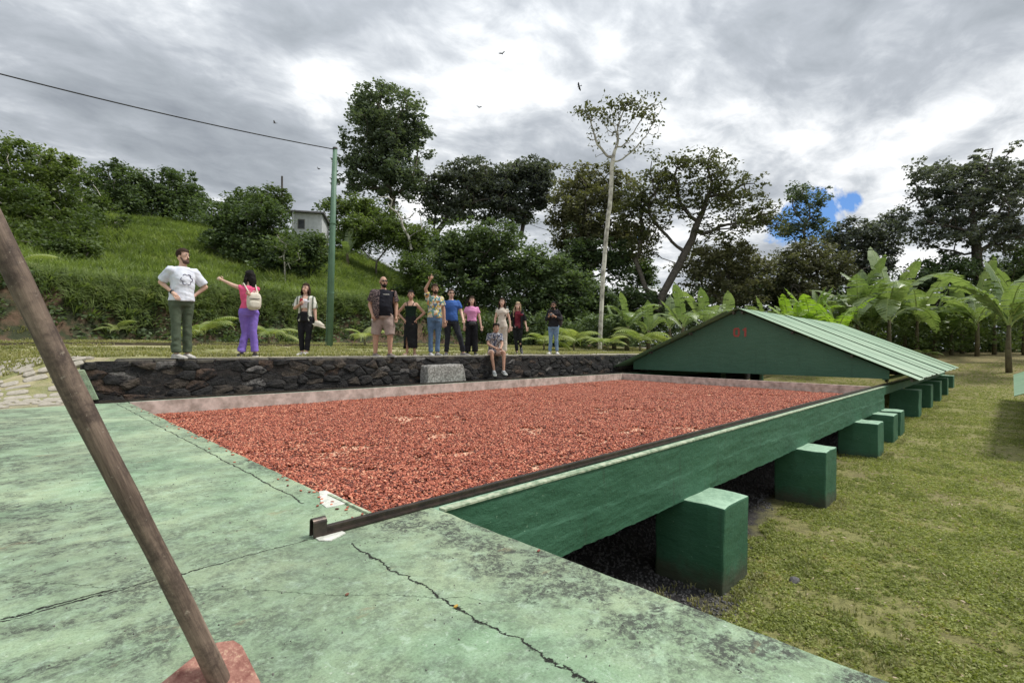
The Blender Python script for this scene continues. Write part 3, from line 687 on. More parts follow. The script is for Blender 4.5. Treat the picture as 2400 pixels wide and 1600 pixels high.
# ------------------------------------------------------------------ cobbled ramp
cob = bpy.data.objects.new('cobbled_path', None); COL.objects.link(cob); cob.location = (-1, 10, 0); tag(cob, kind='structure')
cob_me = []
for i in range(8):
    bm = bmesh.new(); bmesh.ops.create_cube(bm, size=2.0); bmesh.ops.bevel(bm, geom=bm.edges[:], offset=.35, segments=1, affect='EDGES')
    for q in bm.verts: q.co += mnoise.noise_vector(q.co*1.3+Vector((i*3.7, 1, 0)))*.2
    me = bpy.data.meshes.new('cobblestone'); bm.to_mesh(me); bm.free(); me.materials.append(M_cobble); cob_me.append(me)
cl_ = []
yy = 9.2
while yy < 12.6:
    xx = -.95 + random.uniform(0, .1)
    dy = random.uniform(.10, .15)
    while xx < .82:
        wd = random.uniform(.15, .30)
        if random.random() > .12 + .16*(yy-9.2)/4: cl_.append((xx+wd/2, yy+dy/2, wd/2-.014, dy/2-.016))
        xx += wd
    yy += dy
for (x, y, hx, hy) in cl_[:300]:
    sl = (ghs(x, y+.15)-ghs(x, y-.15))/.3; sx_ = (ghs(x+.15, y)-ghs(x-.15, y))/.3
    inst('cobblestone', random.choice(cob_me), cob, (x+1, y-10, ghs(x, y)-.008), (math.atan(sl), -math.atan(sx_), random.uniform(-.08,.08)), (hx, hy, .03))

# ------------------------------------------------------------------ vegetation helpers
M_bark = simple('grey_bark', (.16,.14,.115), (.075,.065,.055), 6, .9, .6, .03)
M_pale_bark = simple('pale_bark', (.60,.57,.50), (.24,.22,.19), 3.2, .85, .4, .02, detail=8, lo=.42, hi=.6)
M_dark_bark = simple('dark_bark', (.055,.048,.04), (.11,.095,.08), 6, .9, .6, .03)
L_dark = leafmat('leaf_dark', (0.050,0.078,0.041), (0.133,0.183,0.084), .34, scale=.7)
L_mid = leafmat('leaf_mid', (0.055,0.085,0.030), (0.149,0.198,0.067), .38, scale=.8, c3=(0.196,0.241,0.081))
L_tall = leafmat('leaf_tall', (0.068,0.097,0.072), (0.144,0.179,0.123), .32, scale=.5)
L_olive = leafmat('leaf_olive', (.075,.085,.042), (.150,.155,.080), .34, scale=.6, c3=(.18,.17,.09))
L_brown = leafmat('leaf_brown', (.090,.098,.060), (.178,.175,.100), .32, scale=.6)
L_grey = leafmat('leaf_grey', (0.070,0.085,0.081), (0.137,0.155,0.134), .28, scale=.6)
L_bright = leafmat('leaf_bright', (.06,.12,.018), (.17,.26,.045), .4, scale=1.5)
L_grass = leafmat('hill_grass', (.095,.135,.045), (.22,.28,.095), .42, scale=.55, c3=(.33,.36,.17))

def leaves_mesh(centres, n_per, spread, size, flat=.6, seed=0, droop=.0):
    """rhombic leaves scattered round clump centres; returns verts, faces"""
    rg = np.random.default_rng(seed); C = np.repeat(centres, n_per, axis=0); n = len(C)
    d = rg.normal(0, 1, (n, 3)); d /= np.linalg.norm(d, axis=1)[:, None]; r = rg.random(n)**.5
    sp = np.repeat(spread if isinstance(spread, np.ndarray) else np.full(len(centres), spread), n_per)
    pos = C + d*(r*sp)[:, None]*np.array([1, 1, flat])
    ax = rg.normal(0, 1, (n, 3)); ax[:, 2] = ax[:, 2]*.45 - droop; ax /= np.linalg.norm(ax, axis=1)[:, None]
    nr = rg.normal(0, 1, (n, 3)); nr[:, 2] = np.abs(nr[:, 2])+.6; sd = np.cross(ax, nr); sd /= np.linalg.norm(sd, axis=1)[:, None]+1e-9
    L = size*rg.uniform(.6, 1.35, n)[:, None]; W = L*.30
    v = np.empty((n, 4, 3)); v[:, 0] = pos - ax*L*.5; v[:, 1] = pos + sd*W; v[:, 2] = pos + ax*L*.5; v[:, 3] = pos - sd*W
    f = np.arange(n*4).reshape(n, 4); return v.reshape(-1, 3), f
def grow(start_path, pts, step, kill=None, seed=0, jit=.15, maxit=120, up=.0):
    """space colonisation: branches reach for every clump centre"""
    rg = np.random.default_rng(seed); kill = kill or step*1.3
    nodes = [arr(p) for p in start_path]; par = [-1] + list(range(len(start_path)-1))
    pts = arr(pts); act = np.ones(len(pts), bool)
    NP = np.array(nodes); D = np.linalg.norm(pts[:, None]-NP[None], axis=2); idx = D.argmin(1); dm = D.min(1)
    for it in range(maxit):
        if not act.any(): break
        new = []; groups = {}
        for i in np.nonzero(act)[0]: groups.setdefault(idx[i], []).append(i)
        for k, lst in groups.items():
            v_ = pts[lst]-nodes[k]; v_ /= np.linalg.norm(v_, axis=1)[:, None]+1e-9
            d = v_.mean(0) + rg.normal(0, jit, 3) + np.array([0, 0, up]); nn = np.linalg.norm(d)
            if nn < .05: d = v_[0]; nn = 1
            new.append((k, nodes[k] + d/nn*step))
        base = len(nodes)
        for k, p_ in new: nodes.append(p_); par.append(k)
        NN = np.array([p_ for _, p_ in new]); D = np.linalg.norm(pts[:, None]-NN[None], axis=2); j = D.argmin(1); dn = D.min(1)
        up_ = dn < dm; idx[up_] = base + j[up_]; dm[up_] = dn[up_]; act &= dm > kill
    return np.array(nodes), np.array(par)
def branch_mesh(nodes, par, r0, rmin=.012, sides=5, expo=.5):
    n = len(nodes); cnt = np.zeros(n); ch = np.zeros(n, int)
    for i in range(1, n): ch[par[i]] += 1
    cnt[ch == 0] = 1
    for i in range(n-1, 0, -1): cnt[par[i]] += cnt[i]
    rad = np.maximum(r0*(cnt/cnt[0])**expo, rmin)
    mb = MB()
    for i in range(1, n):
        a_ = Vector(nodes[par[i]]); b_ = Vector(nodes[i]); r1 = min(rad[par[i]], rad[i]*1.35); sd = sides if rad[i] > .05 else 3
        if (b_-a_).length > 1e-4: mb.tube([a_, b_ + (b_-a_)*.06], [float(r1), float(rad[i])], sd, cap=False)
    return mb
VAZ = AZ - R(90)
def root_at(px, z, ground_z=None):
    p = P(px, hor(px), z); x, y = p.x, p.y
    return Vector((x, y, ghs(x, y) if ground_z is None else ground_z))
def tree(name, label, cat, base_px, z, lobes, nclump=150, nleaf=55, spread=.55, leaf=.2, lmat=None, bark=None, r0=.25, trunk=None, seed=1,
         flat=.6, shell=.5, step=.5, group=None, jit=.15, lean=0.0, droop=.0, clump_mask=None, rmin=.012, depthf=.8, up=0.0, expo=.5, bare_below=None):
    """lobes: (cx, cy, rx, ry) in photo pixels at depth z; geometry is real and round in depth"""
    nclump = int(nclump*1.2); spread *= .98; r0 *= .66
    rg = np.random.default_rng(seed); rt = root_at(base_px, z); t = thing(name, label, cat, rt, VAZ, group)
    k = z/FPX; zb = rt.z
    vol = arr([l[2]*l[3] for l in lobes]); pick = rg.choice(len(lobes), nclump, p=vol/vol.sum()); pts = []
    for i in pick:
        cx_, cy_, rx_, ry_ = lobes[i][:4]
        d = rg.normal(0, 1, 3); d /= np.linalg.norm(d); r_ = rg.random()**shell*(1.30 if rg.random() < .15 else 1.0)
        pts.append(((cx_-base_px + d[0]*rx_*r_)*k, d[1]*rx_*k*depthf*r_ + (lobes[i][4] if len(lobes[i]) > 4 else 0), EYE.z + (hor(cx_)-cy_ + d[2]*ry_*r_)*k - zb))
    pts = arr(pts); zmin = pts[:, 2].min()
    if trunk is None:
        top = max(zmin*.9, .3); trunk = [(0,0,-.2), (0,0,top*.35), (lean*.5,0,top*.7), (lean,0,top)]
    else: trunk = [((q[0]-base_px)*k, q[2] if len(q) > 2 else 0, EYE.z + (hor(q[0])-q[1])*k - zb) for q in trunk]
    tp = [Vector(trunk[0])]
    for a_, b_ in zip(trunk[:-1], trunk[1:]):
        a_ = Vector(a_); b_ = Vector(b_); m_ = max(1, int((b_-a_).length/(step*1.2)))
        for i in range(1, m_+1): tp.append(a_.lerp(b_, i/m_) + Vector((rg.normal(0,.02), rg.normal(0,.02), 0))*step)
    nodes, par = grow(tp, pts, step, seed=seed, jit=jit, up=up)
    branch_mesh(nodes, par, r0, rmin, expo=expo).build('trunk', bark or M_bark, t, smooth=True)
    sp = spread*rg.uniform(.45, 1.35, len(pts))
    if bare_below is not None:
        zb2 = EYE.z + (hor(base_px)-bare_below)*k - zb; kp = (pts[:, 2] > zb2) | (rg.random(len(pts)) < .12); pts = pts[kp]; sp = sp[kp]
    v, f = leaves_mesh(pts, nleaf, sp, leaf, flat, seed, droop)
    mk('crown', v, f, lmat or L_mid, t)
    return t

# ------------------------------------------------------------------ trees, left to right
# crest trees on the hill
tree('citrus_tree', 'tall leafy tree filling the left edge of the hill crest', 'tree', 60, 24, [(20,450,110,120),(90,430,80,70),(10,560,120,80),(110,540,90,90),(150,600,70,60),(25,355,60,35),(120,385,60,35)], 290, 62, .48, .17, L_mid, M_pale_bark, .16, seed=3, step=.45, shell=.4)
tree('citrus_tree', 'leafy tree with arching twigs above the left grass slope', 'tree', 205, 27, [(170,470,70,75),(215,530,60,60),(130,400,60,35)], 130, 60, .48, .18, L_mid, M_pale_bark, .12, seed=4, step=.45, shell=.4)
tree('citrus_tree', 'spiky topped tree on the crest between two others', 'tree', 262, 33, [(250,440,50,55),(255,395,35,25),(290,470,45,35)], 100, 55, .55, .2, L_dark, M_pale_bark, .12, seed=5, step=.5)
tree('citrus_tree', 'rounded dark tree on the crest over the grass slope', 'tree', 350, 35, [(340,450,55,50),(330,415,30,20),(385,470,45,35)], 110, 55, .55, .2, L_dark, M_pale_bark, .12, seed=6, step=.5)
tree('citrus_tree', 'dark tree ending the crest row above the white shirt man', 'tree', 430, 36, [(420,455,50,50),(455,480,30,30),(400,410,25,18)], 110, 55, .55, .2, L_dark, M_pale_bark, .12, seed=8, step=.5)
tree('leafy_shrub', 'bushy shrub low on the slope under the left edge trees', 'shrub', 120, 21.5, [(90,590,110,50),(180,600,50,40),(0,570,60,60)], 170, 60, .42, .15, L_mid, M_bark, .08, seed=9, step=.4)
tree('leafy_shrub', 'dense shrub clump behind the crest tree row', 'shrub', 300, 37, [(290,490,90,28),(380,500,80,25)], 110, 50, .5, .2, L_dark, M_bark, .08, seed=10, step=.5)
# mid slope cluster
tree('mango_tree', 'dense dark tree on the slope over the pointing woman', 'tree', 560, 28, [(560,560,80,70),(620,580,80,70),(520,520,50,45),(600,500,70,45)], 240, 60, .55, .18, L_dark, M_bark, .18, seed=12, step=.5)
tree('mango_tree', 'dark leafy tree on the slope left of the green post', 'tree', 700, 27, [(695,600,60,62),(735,585,35,50),(650,630,60,40)], 180, 60, .5, .18, L_dark, M_bark, .15, seed=13, step=.5)
tree('citrus_tree', 'ragged tree between the crest row and the hill house', 'tree', 600, 34, [(590,480,70,30),(640,470,50,30),(540,490,50,25)], 110, 50, .55, .2, L_mid, M_bark, .12, seed=14, step=.5)
tree('bare_shrub', 'thin pale stemmed sapling before the dark slope tree', 'sapling', 665, 25, [(660,580,30,45),(690,600,25,30)], 45, 14, .3, .12, L_mid, M_pale_bark, .07, seed=15, step=.3, rmin=.014, trunk=[(668,672),(664,625),(662,600)])
tree('crest_shrub', 'shrub beside the small white house on the hill', 'shrub', 765, 40, [(790,482,40,20),(840,480,50,22),(870,500,50,22),(640,500,30,14)], 90, 50, .55, .22, L_mid, M_bark, .1, seed=16, step=.5)
tree('tall_tree', 'tall upright tree with an oval crown behind the green post', 'tree', 905, 44, [(900,270,95,70),(870,330,80,90),(930,340,75,90),(900,410,100,60),(840,260,40,40),(975,290,38,50),(890,215,55,25),(850,430,65,45),(960,430,55,45),(840,380,50,60)], 400, 55, .72, .30, L_tall, M_bark, .42, seed=17, step=.75, shell=.55, flat=.7, trunk=[(925,560),(918,520),(915,480)], depthf=.9, rmin=.03)
tree('rain_tree', 'wide umbrella crowned dark tree right of the tallest one', 'tree', 1035, 46, [(1080,430,90,45),(1020,450,50,45),(1130,410,90,35),(1060,490,90,38),(1140,470,80,45)], 300, 55, .85, .28, L_grey, M_dark_bark, .4, seed=18, step=.8, flat=.35, trunk=[(1025,590),(1020,545),(1040,520)], rmin=.035, depthf=1.)
tree('rain_tree', 'dark flat topped tree with a bare slim trunk', 'tree', 1222, 46, [(1200,425,75,45),(1240,400,55,30),(1200,490,65,40),(1265,440,40,45)], 270, 55, .8, .28, L_grey, M_dark_bark, .3, seed=19, step=.75, flat=.4, trunk=[(1218,560),(1225,520),(1228,480)], rmin=.03)
tree('dead_tree', 'leafless pale forked tree on the slope behind the bald man', 'tree', 962, 33, [(900,470,22,30),(935,480,18,25),(975,510,25,30),(1000,530,15,15)], 26, 2, .2, .1, L_brown, M_pale_bark, .13, seed=20, step=.5, trunk=[(962,585),(955,555),(940,530)], rmin=.025)
tree('leafy_shrub', 'broad green shrub bank on the slope right of the post', 'shrub', 880, 34, [(850,530,60,30),(920,550,60,35),(820,560,40,25),(980,570,50,40)], 190, 52, .55, .2, L_mid, M_bark, .1, seed=21, step=.5)
tree('cocoa_tree', 'broad rounded green tree behind the raised pointing hand', 'tree', 1090, 30, [(1090,590,90,60),(1150,560,80,45),(1040,620,70,60),(1180,620,90,60),(1120,680,120,60)], 380, 58, .6, .20, L_dark, M_bark, .2, seed=22, step=.6)
tree('cocoa_tree', 'green leafy tree behind the woman in black dress', 'tree', 970, 27, [(965,620,40,40),(990,660,45,45),(950,690,35,35)], 120, 50, .45, .16, L_mid, M_pale_bark, .09, seed=23, step=.4)
tree('cocoa_tree', 'dark glossy tree standing behind the man holding a phone', 'tree', 1290, 29, [(1270,640,70,55),(1330,690,70,60),(1260,720,80,50)], 280, 58, .55, .2, L_dark, M_bark, .15, seed=24, step=.5)
tree('cocoa_tree', 'low dark tree between white trunk and phone man', 'tree', 1370, 31, [(1380,710,60,55),(1340,660,40,40)], 160, 55, .55, .2, L_dark, M_bark, .12, seed=25, step=.5)
tree('ivy_tree', 'brownish dense crowned tree behind the slender white one', 'tree', 1340, 40, [(1370,430,80,45),(1330,490,60,60),(1430,450,60,60),(1400,530,80,70),(1350,560,60,60),(1350,640,45,60),(1470,570,45,60)], 360, 58, .75, .26, L_brown, M_dark_bark, .4, seed=26, step=.75, rmin=.03, depthf=.9)
tree('ivy_column', 'very dark ivy clad trunk under the brown crown', 'tree', 1345, 38, [(1340,620,38,70),(1390,600,50,45),(1440,610,40,50),(1350,680,35,40)], 200, 55, .6, .22, L_dark, M_dark_bark, .3, seed=27, step=.6)
tree('slender_tree', 'tall slender white barked tree with a sparse fan crown', 'tree', 1406, 25, [(1385,258,48,26),(1500,248,52,28),(1440,300,60,60),(1525,300,25,45),(1362,258,26,18),(1480,340,50,40),(1395,330,30,40),(1450,240,40,22)], 400, 5, .26, .17, L_olive, M_pale_bark, .165, seed=28, step=.26, flat=.9, shell=.5, jit=.10, trunk=[(1406,818),(1408,740),(1412,650),(1418,560),(1427,470),(1430,415)], rmin=.013, droop=.6, depthf=.6, up=.05, expo=.5, bare_below=285)
tree('spreading_tree', 'wide spreading tree with forked trunks and thin olive crown', 'tree', 1540, 36, [(1560,410,70,45),(1640,390,80,38),(1700,450,80,45),(1760,490,70,45),(1620,470,80,50),(1520,500,60,70),(1700,540,80,30),(1800,520,45,35)], 380, 24, .62, .23, L_olive, M_dark_bark, .42, seed=29, step=.65, flat=.5, trunk=[(1540,730),(1552,690),(1590,620),(1620,560)], rmin=.024, depthf=.9)
tree('spreading_tree', 'forked grey trunk tree leaning left beside the spreading one', 'tree', 1535, 37, [(1500,560,50,50),(1480,480,40,50),(1540,440,50,40)], 110, 26, .6, .23, L_olive, M_bark, .26, seed=30, step=.65, trunk=[(1540,730),(1510,670),(1488,610)], rmin=.024)
tree('bromeliad_shrub', 'rounded dark shrub in the fork gap of the spreading tree', 'shrub', 1490, 42, [(1500,640,35,38)], 60, 50, .55, .22, L_dark, M_bark, .1, seed=31, step=.5)
tree('copper_tree', 'coppery brown tree under the spreading crown', 'tree', 1710, 38, [(1690,600,80,45),(1640,640,60,45),(1760,640,60,50),(1720,680,80,40)], 300, 50, .65, .22, L_brown, M_dark_bark, .22, seed=32, step=.6)
tree('slim_tree', 'slim open crowned tree before the blue gap in the sky', 'tree', 1880, 42, [(1880,460,50,38),(1850,530,35,40),(1900,530,35,35),(1920,480,22,35)], 120, 28, .55, .24, L_tall, M_bark, .16, seed=33, step=.6, rmin=.025)
tree('copper_tree', 'brown green tree right of the slim crown', 'tree', 1900, 39, [(1890,610,75,50),(1840,650,50,50),(1950,640,50,50),(1890,690,90,35)], 290, 50, .62, .22, L_brown, M_bark, .22, seed=34, step=.6)
tree('dark_tree', 'dark green tree left of the large right hand tree', 'tree', 2020, 42, [(2010,560,55,50),(1960,570,40,45),(2070,560,45,45),(2030,620,70,50),(2100,520,30,35)], 260, 45, .65, .25, L_grey, M_bark, .25, seed=35, step=.65, rmin=.025)
tree('big_dark_tree', 'large dark tree with layered crown at the right edge', 'tree', 2290, 38, [(2290,400,90,50),(2220,440,80,55),(2370,430,90,60),(2300,480,120,60),(2170,400,45,30),(2180,520,70,40),(2370,540,90,50),(2250,560,100,40)], 460, 42, .65, .25, L_grey, M_dark_bark, .5, seed=36, step=.7, flat=.45, rmin=.025, trunk=[(2295,700),(2290,620),(2285,560)])
tree('round_tree', 'rounded mid green tree below the large dark one', 'tree', 2230, 37, [(2200,640,70,45),(2270,640,60,45),(2160,660,40,40),(2230,700,90,40)], 230, 52, .55, .2, L_dark, M_bark, .2, seed=37, step=.6)
tree('round_tree', 'dark tree behind the banana leaves at the right edge', 'tree', 2390, 40, [(2380,640,70,50),(2420,600,60,60)], 150, 50, .6, .22, L_dark, M_bark, .2, seed=38, step=.6)
tree('dark_tree', 'low dark tree behind the roof peak', 'tree', 1780, 41, [(1770,690,60,35),(1830,700,60,35),(1700,700,60,30)], 190, 50, .6, .22, L_dark, M_bark, .15, seed=39, step=.6)
tree('dark_tree', 'low dark tree behind the white trunk bananas', 'tree', 1480, 37, [(1460,710,60,45),(1530,720,60,40),(1600,720,60,40)], 220, 50, .55, .22, L_dark, M_bark, .15, seed=40, step=.6)
tree('dark_tree', 'dark bush behind the bananas right of the roof', 'tree', 2050, 41, [(2000,700,70,35),(2090,700,70,35),(2330,720,90,35)], 230, 50, .6, .22, L_dark, M_bark, .15, seed=41, step=.6)

# thickets: mass of leaves along the foot of the hill and the wood edge
def thicket(name, label, cps, spread, leaf, n_per, mat, seed, flat=.7):
    v, f = leaves_mesh(arr(cps), n_per, spread, leaf, flat, seed); o = mk(name, v, f, mat); return tag(o, label, 'undergrowth', kind='stuff')
cps = []; rg = np.random.default_rng(5)
for i in range(420):
    px = rg.uniform(1000, 1480); z = rg.uniform(26, 30); y0 = np.interp(px, [1000, 1250, 1480], [745, 735, 745])
    py = rg.uniform(y0, 805); cps.append(tuple(P(px, py, z)))
thicket('undergrowth', 'dark leafy undergrowth behind the group at the terrace edge', cps, .5, .17, 46, L_dark, 2)
cps = []
for i in range(620):
    px = rg.uniform(1440, 2480); z = rg.uniform(37, 42); py = rg.uniform(735, 818); cps.append(tuple(P(px, py, z)))
thicket('undergrowth', 'shaded thicket along the edge of the wood behind the roof', cps, .7, .26, 40, L_dark, 3)
cps = []
for i in range(420):
    px = rg.uniform(1800, 2480); z = rg.uniform(31, 37); py = rg.uniform(735, 815); cps.append(tuple(P(px, py, z)))
thicket('undergrowth', 'bright leafy undergrowth below the banana plants', cps, .5, .22, 24, L_mid, 4)

def mass(name, label, x0, x1, ytop, ybot, z0, z1, n, mat, seed, spread=.9, leaf=.30, npr=30):
    rg = np.random.default_rng(seed); c_ = []
    for i in range(n):
        px = rg.uniform(x0, x1); z = rg.uniform(z0, z1); yt = np.interp(px, [q[0] for q in ytop], [q[1] for q in ytop]) + 22*math.sin(px*.045+seed) + 10*math.sin(px*.13)
        c_.append(tuple(P(px, yt + (ybot-yt)*rg.random()**.9, z)))
    thicket(name, label, c_, spread, leaf, npr, mat, seed)
mass('wood_edge', 'continuous green wood filling the gaps under the right hand crowns', 1450, 2500, [(1450,690),(1700,650),(1950,640),(2150,640),(2500,640)], 826, 43, 50, 900, L_dark, 31)
mass('wood_edge', 'continuous leafy wood behind the group from hill to white trunk', 930, 1480, [(930,560),(1050,540),(1200,560),(1300,640),(1480,700)], 800, 36, 42, 560, L_dark, 32)
mass('wood_edge', 'leafy fringe on the ground line behind the right hand bananas', 1750, 2500, [(1750,765),(2500,760)], 826, 38, 43, 380, L_mid, 36, .6, .22)
mass('crest_thicket', 'shrubs along the hill crest right of the green post', 740, 1010, [(740,500),(860,490),(1010,530)], 600, 38, 44, 230, L_mid, 33, .7, .24)
mass('slope_thicket', 'dense shrubs covering the slope at the left edge', -80, 235, [(-80,430),(120,450),(235,500)], 640, 22, 26, 330, L_mid, 34, .5, .17, 36)
mass('crest_thicket', 'low shrubs under the crest tree row on the left', 190, 500, [(190,440),(350,450),(500,490)], 510, 33, 37, 150, L_dark, 35, .6, .2)
cps = []
for i in range(120):
    x = rg.uniform(-6, 24); y = rg.uniform(21, 36); c0_ = (x, y)
    for k in range(int(rg.integers(2, 6))): cps.append((x+rg.normal(0,.35), y+rg.normal(0,.35), ghs(x, y)+rg.uniform(.05,.4)))
thicket('slope_weeds', 'scattered darker weeds between the hillside grass', cps, .30, .13, 30, L_mid, 41)
# ------------------------------------------------------------------ hillside grass
def blades(n, h, w_, sp, lean, seed):
    rg = random.Random(seed); v = []; f = []
    for i in range(n):
        a_ = rg.uniform(0, 6.28); r_ = rg.uniform(0, sp); x, y = r_*math.cos(a_), r_*math.sin(a_); d = rg.uniform(0, 6.28); hh = h*rg.uniform(.55, 1.15); ln = lean*rg.uniform(.4, 1.3)
        dx, dy = math.cos(d), math.sin(d); px_, py_ = -dy*w_, dx*w_; k = len(v)
        v += [(x-px_, y-py_, -.03), (x+px_, y+py_, -.03), (x+dx*ln*.45+px_*.8, y+dy*ln*.45+py_*.8, hh*.62), (x+dx*ln*.45-px_*.8, y+dy*ln*.45-py_*.8, hh*.62), (x+dx*ln, y+dy*ln, hh*.88)]
        f += [(k, k+1, k+2, k+3), (k+3, k+2, k+4)]
    return v, f
gsrc = [source('grass_tuft', *blades(15, .55, .016, .16, .30, 3), L_grass)]
n = 52000; gx_ = RNG.uniform(-14, 34, n); gy_ = 19.0 + 26*RNG.random(n)**1.25
keep = gy_ > 20.35 + .5*fbm(gx_*1.7, gx_*0) ; dens = .35 + .65*(fbm(gx_*.5, gy_*.5) > .42)
keep &= RNG.random(n) < dens; gx_ = gx_[keep]; gy_ = gy_[keep]
pts = np.stack([gx_, gy_, gh(gx_, gy_)], 1); n = len(pts); s_ = RNG.uniform(.55, 1.25, n)*(0.65+.7*fbm(gx_*.35+9, gy_*.35))
o = scatter('hill_grass', pts, np.stack([RNG.normal(0,.15,n)+.12, RNG.normal(0,.15,n), RNG.random(n)*6.28], 1), np.stack([s_*1.1, s_*1.1, s_], 1), src=gsrc[0])
tag(o, 'long bright green grass covering the hillside', 'grass', kind='stuff')
# dark bank vegetation at the foot of the hill
cps = []
for i in range(1250):
    x = rg.uniform(-12, 26); y = 19.95 + .40*rg.normal(); cps.append((x, y, ghs(x, y) + rg.uniform(0, .22)))
lv = []; q = 3200; x_ = RNG.uniform(-13, 27, q); y_ = 20.35 + .3*RNG.normal(size=q); s_ = RNG.uniform(.6, 1.1, q)
o = scatter('overhanging_grass', np.stack([x_, y_, gh(x_, y_)], 1), np.stack([RNG.uniform(.5, 1.2, q), RNG.normal(0,.3,q), x_*0], 1), np.stack([s_, s_, s_], 1), src=gsrc[0]); tag(o, 'long grass hanging over the brow of the earth bank', 'grass', kind='stuff')
thicket('bank_undergrowth', 'dark trailing plants on the earth bank under the grass slope', cps, .28, .13, 26, L_dark, 8)
# short grass on the terrace
M_tgr = leafmat('terrace_blades', (.19,.20,.08), (.34,.32,.16), .35, scale=1.2)
tsrc = source('lawn_tuft', *blades(9, .055, .005, .05, .03, 5), M_tgr)
n = 26000; x_ = RNG.uniform(-3, 28, n); y_ = 10.3 + 8.8*RNG.random(n)**.8; kk = fbm(x_*.7, y_*1.4) > .46; x_ = x_[kk]; y_ = y_[kk]; n = len(x_)
pts = np.stack([x_, y_, gh(x_, y_)], 1); s_ = RNG.uniform(.6, 1.5, n)
o = scatter('terrace_lawn', pts, np.stack([x_*0, x_*0, RNG.random(n)*6.28], 1), np.stack([s_*1.6, s_*1.6, s_], 1), src=tsrc)
tag(o, 'short yellowish green lawn on the upper terrace', 'grass', kind='stuff')
# creeping ground cover on the lower lawn
M_clov = leafmat('creeping_leaf', (.17,.20,.055), (.33,.36,.12), .38, scale=2.2, c3=(.37,.32,.15), rough=.6)
v, f = leaves_mesh(arr([(0,0,.006)]), 9, .035, .020, .25, 4); csrc = source('creeper_sprig', v.tolist(), f.tolist(), M_clov)
n = 250000; rr = RNG.random(n); zz = 1.6 + 26*rr**1.9; tt = RNG.uniform(.02, 1.12, n)
x_ = (zz*(F.x + RT.x*tt)); y_ = (zz*(F.y + RT.y*tt))
kk = (x_ > DX+.02) & (y_ < np.interp(x_, [3.5, 7.5, 14.4, 14.6], [1.75, 2.6, 2.6, 9.6]) - .5*fbm(x_*1.3, y_*1.3)) & (fbm(x_*1.6+3, y_*1.6) + .3*fbm(x_*7, y_*7, 2) < .50 + .42*RNG.random(n)); x_ = x_[kk]; y_ = y_[kk]; n = len(x_)
pts = np.stack([x_, y_, gh(x_, y_)+.004], 1); s_ = RNG.uniform(.6, 1.4, n)
o = scatter('ground_cover', pts, np.stack([RNG.normal(0,.2,n), RNG.normal(0,.2,n), RNG.random(n)*6.28], 1), np.stack([s_, s_, s_], 1), src=csrc)
tag(o, 'creeping green ground cover beside the raised bed', 'ground cover', kind='stuff')
n = 5200; zz = 2.6 + 17*RNG.random(n)**1.4; tt = RNG.uniform(.05, 1.12, n); x_ = zz*(F.x+RT.x*tt); y_ = zz*(F.y+RT.y*tt); kk = (x_ > 1.9) & (y_ < 2.2) & (fbm(x_*1.1+8, y_*1.1) > .47)
x_ = x_[kk]; y_ = y_[kk]
for px0 in (4.39, 7.74, 11.4, 13.1, 17.1, 19.9, 22.6):       # longer grass where the mower misses, round the piers
    q = 70; a_ = RNG.random(q); x_ = np.concatenate([x_, px0 + .3 + RNG.uniform(-.36, .36, q)]); y_ = np.concatenate([y_, 1.72 - .10*a_])
n = len(x_); s_ = RNG.uniform(.4, 1.15, n)
o = scatter('grass_tufts', np.stack([x_, y_, gh(x_, y_)], 1), np.stack([x_*0, x_*0, RNG.random(n)*6.28], 1), np.stack([s_, s_, s_*.9], 1), src=tsrc)
tag(o, 'small upright grass tufts dotted over the lower lawn', 'grass', kind='stuff')
# grit and pebbles under the bed edge
M_grit = simple('dark_grit', (.060,.058,.060), (.14,.135,.13), 3, .85, .3, .01, coords='Object')
n = 26000; x_ = 1.7 + 13*RNG.random(n)**1.4; y_ = 1.0 + 3.6*RNG.random(n)**.8; kk = (y_ > np.interp(x_, [3.5, 7.5], [1.0, 1.9]) + .9*fbm(x_*1.5, y_*1.5)); x_ = x_[kk]; y_ = y_[kk]; n = len(x_)
s_ = RNG.uniform(.006, .019, n)
o = scatter('gravel', np.stack([x_, y_, gh(x_, y_)+.002], 1), RNG.random((n, 3))*6, np.stack([s_*RNG.uniform(.7,1.3,n), s_, s_*.7], 1), mat=M_grit, ico=1)
tag(o, 'loose dark gravel under the edge of the raised bed', 'gravel', kind='stuff')
M_chip = simple('dry_leaf_bits', (.50,.42,.30), (.30,.22,.13), 2, .8, .2, .01, coords='Object')
n = 900; zz = 2 + 12*RNG.random(n)**1.2; tt = RNG.uniform(.1, 1.1, n); x_ = zz*(F.x+RT.x*tt); y_ = zz*(F.y+RT.y*tt); kk = (x_ > 1.8) & (y_ < 1.7); x_ = x_[kk]; y_ = y_[kk]; n = len(x_); s_ = RNG.uniform(.006, .017, n)
o = scatter('dry_litter', np.stack([x_, y_, gh(x_, y_)+.016], 1), np.stack([RNG.normal(0,.3,n), RNG.normal(0,.3,n), RNG.random(n)*6.28], 1), np.stack([s_*1.6, s_*.7, s_*.15], 1), mat=M_chip, ico=1)
tag(o, 'small dry leaves and wood chips scattered over the lower lawn', 'litter', kind='stuff')
def rock(px, py, r, lab):
    x, y = onplane(px, py, -1.25); mb = MB(); mb.ell((0,0,r*.25), (r, r*.75, r*.55), n=9, k=6)
    o = mb.build('rock', M_grit, None, (x, y, ghs(x, y))); roughen(o, r*.35, 1.2/r, 0, px); return tag(o, lab, 'rock')
rock(1862, 1362, .055, 'dark angular rock on the grass right of the nearest pier')
rock(1600, 1404, .022, 'small grey pebble at the foot of the nearest pier')

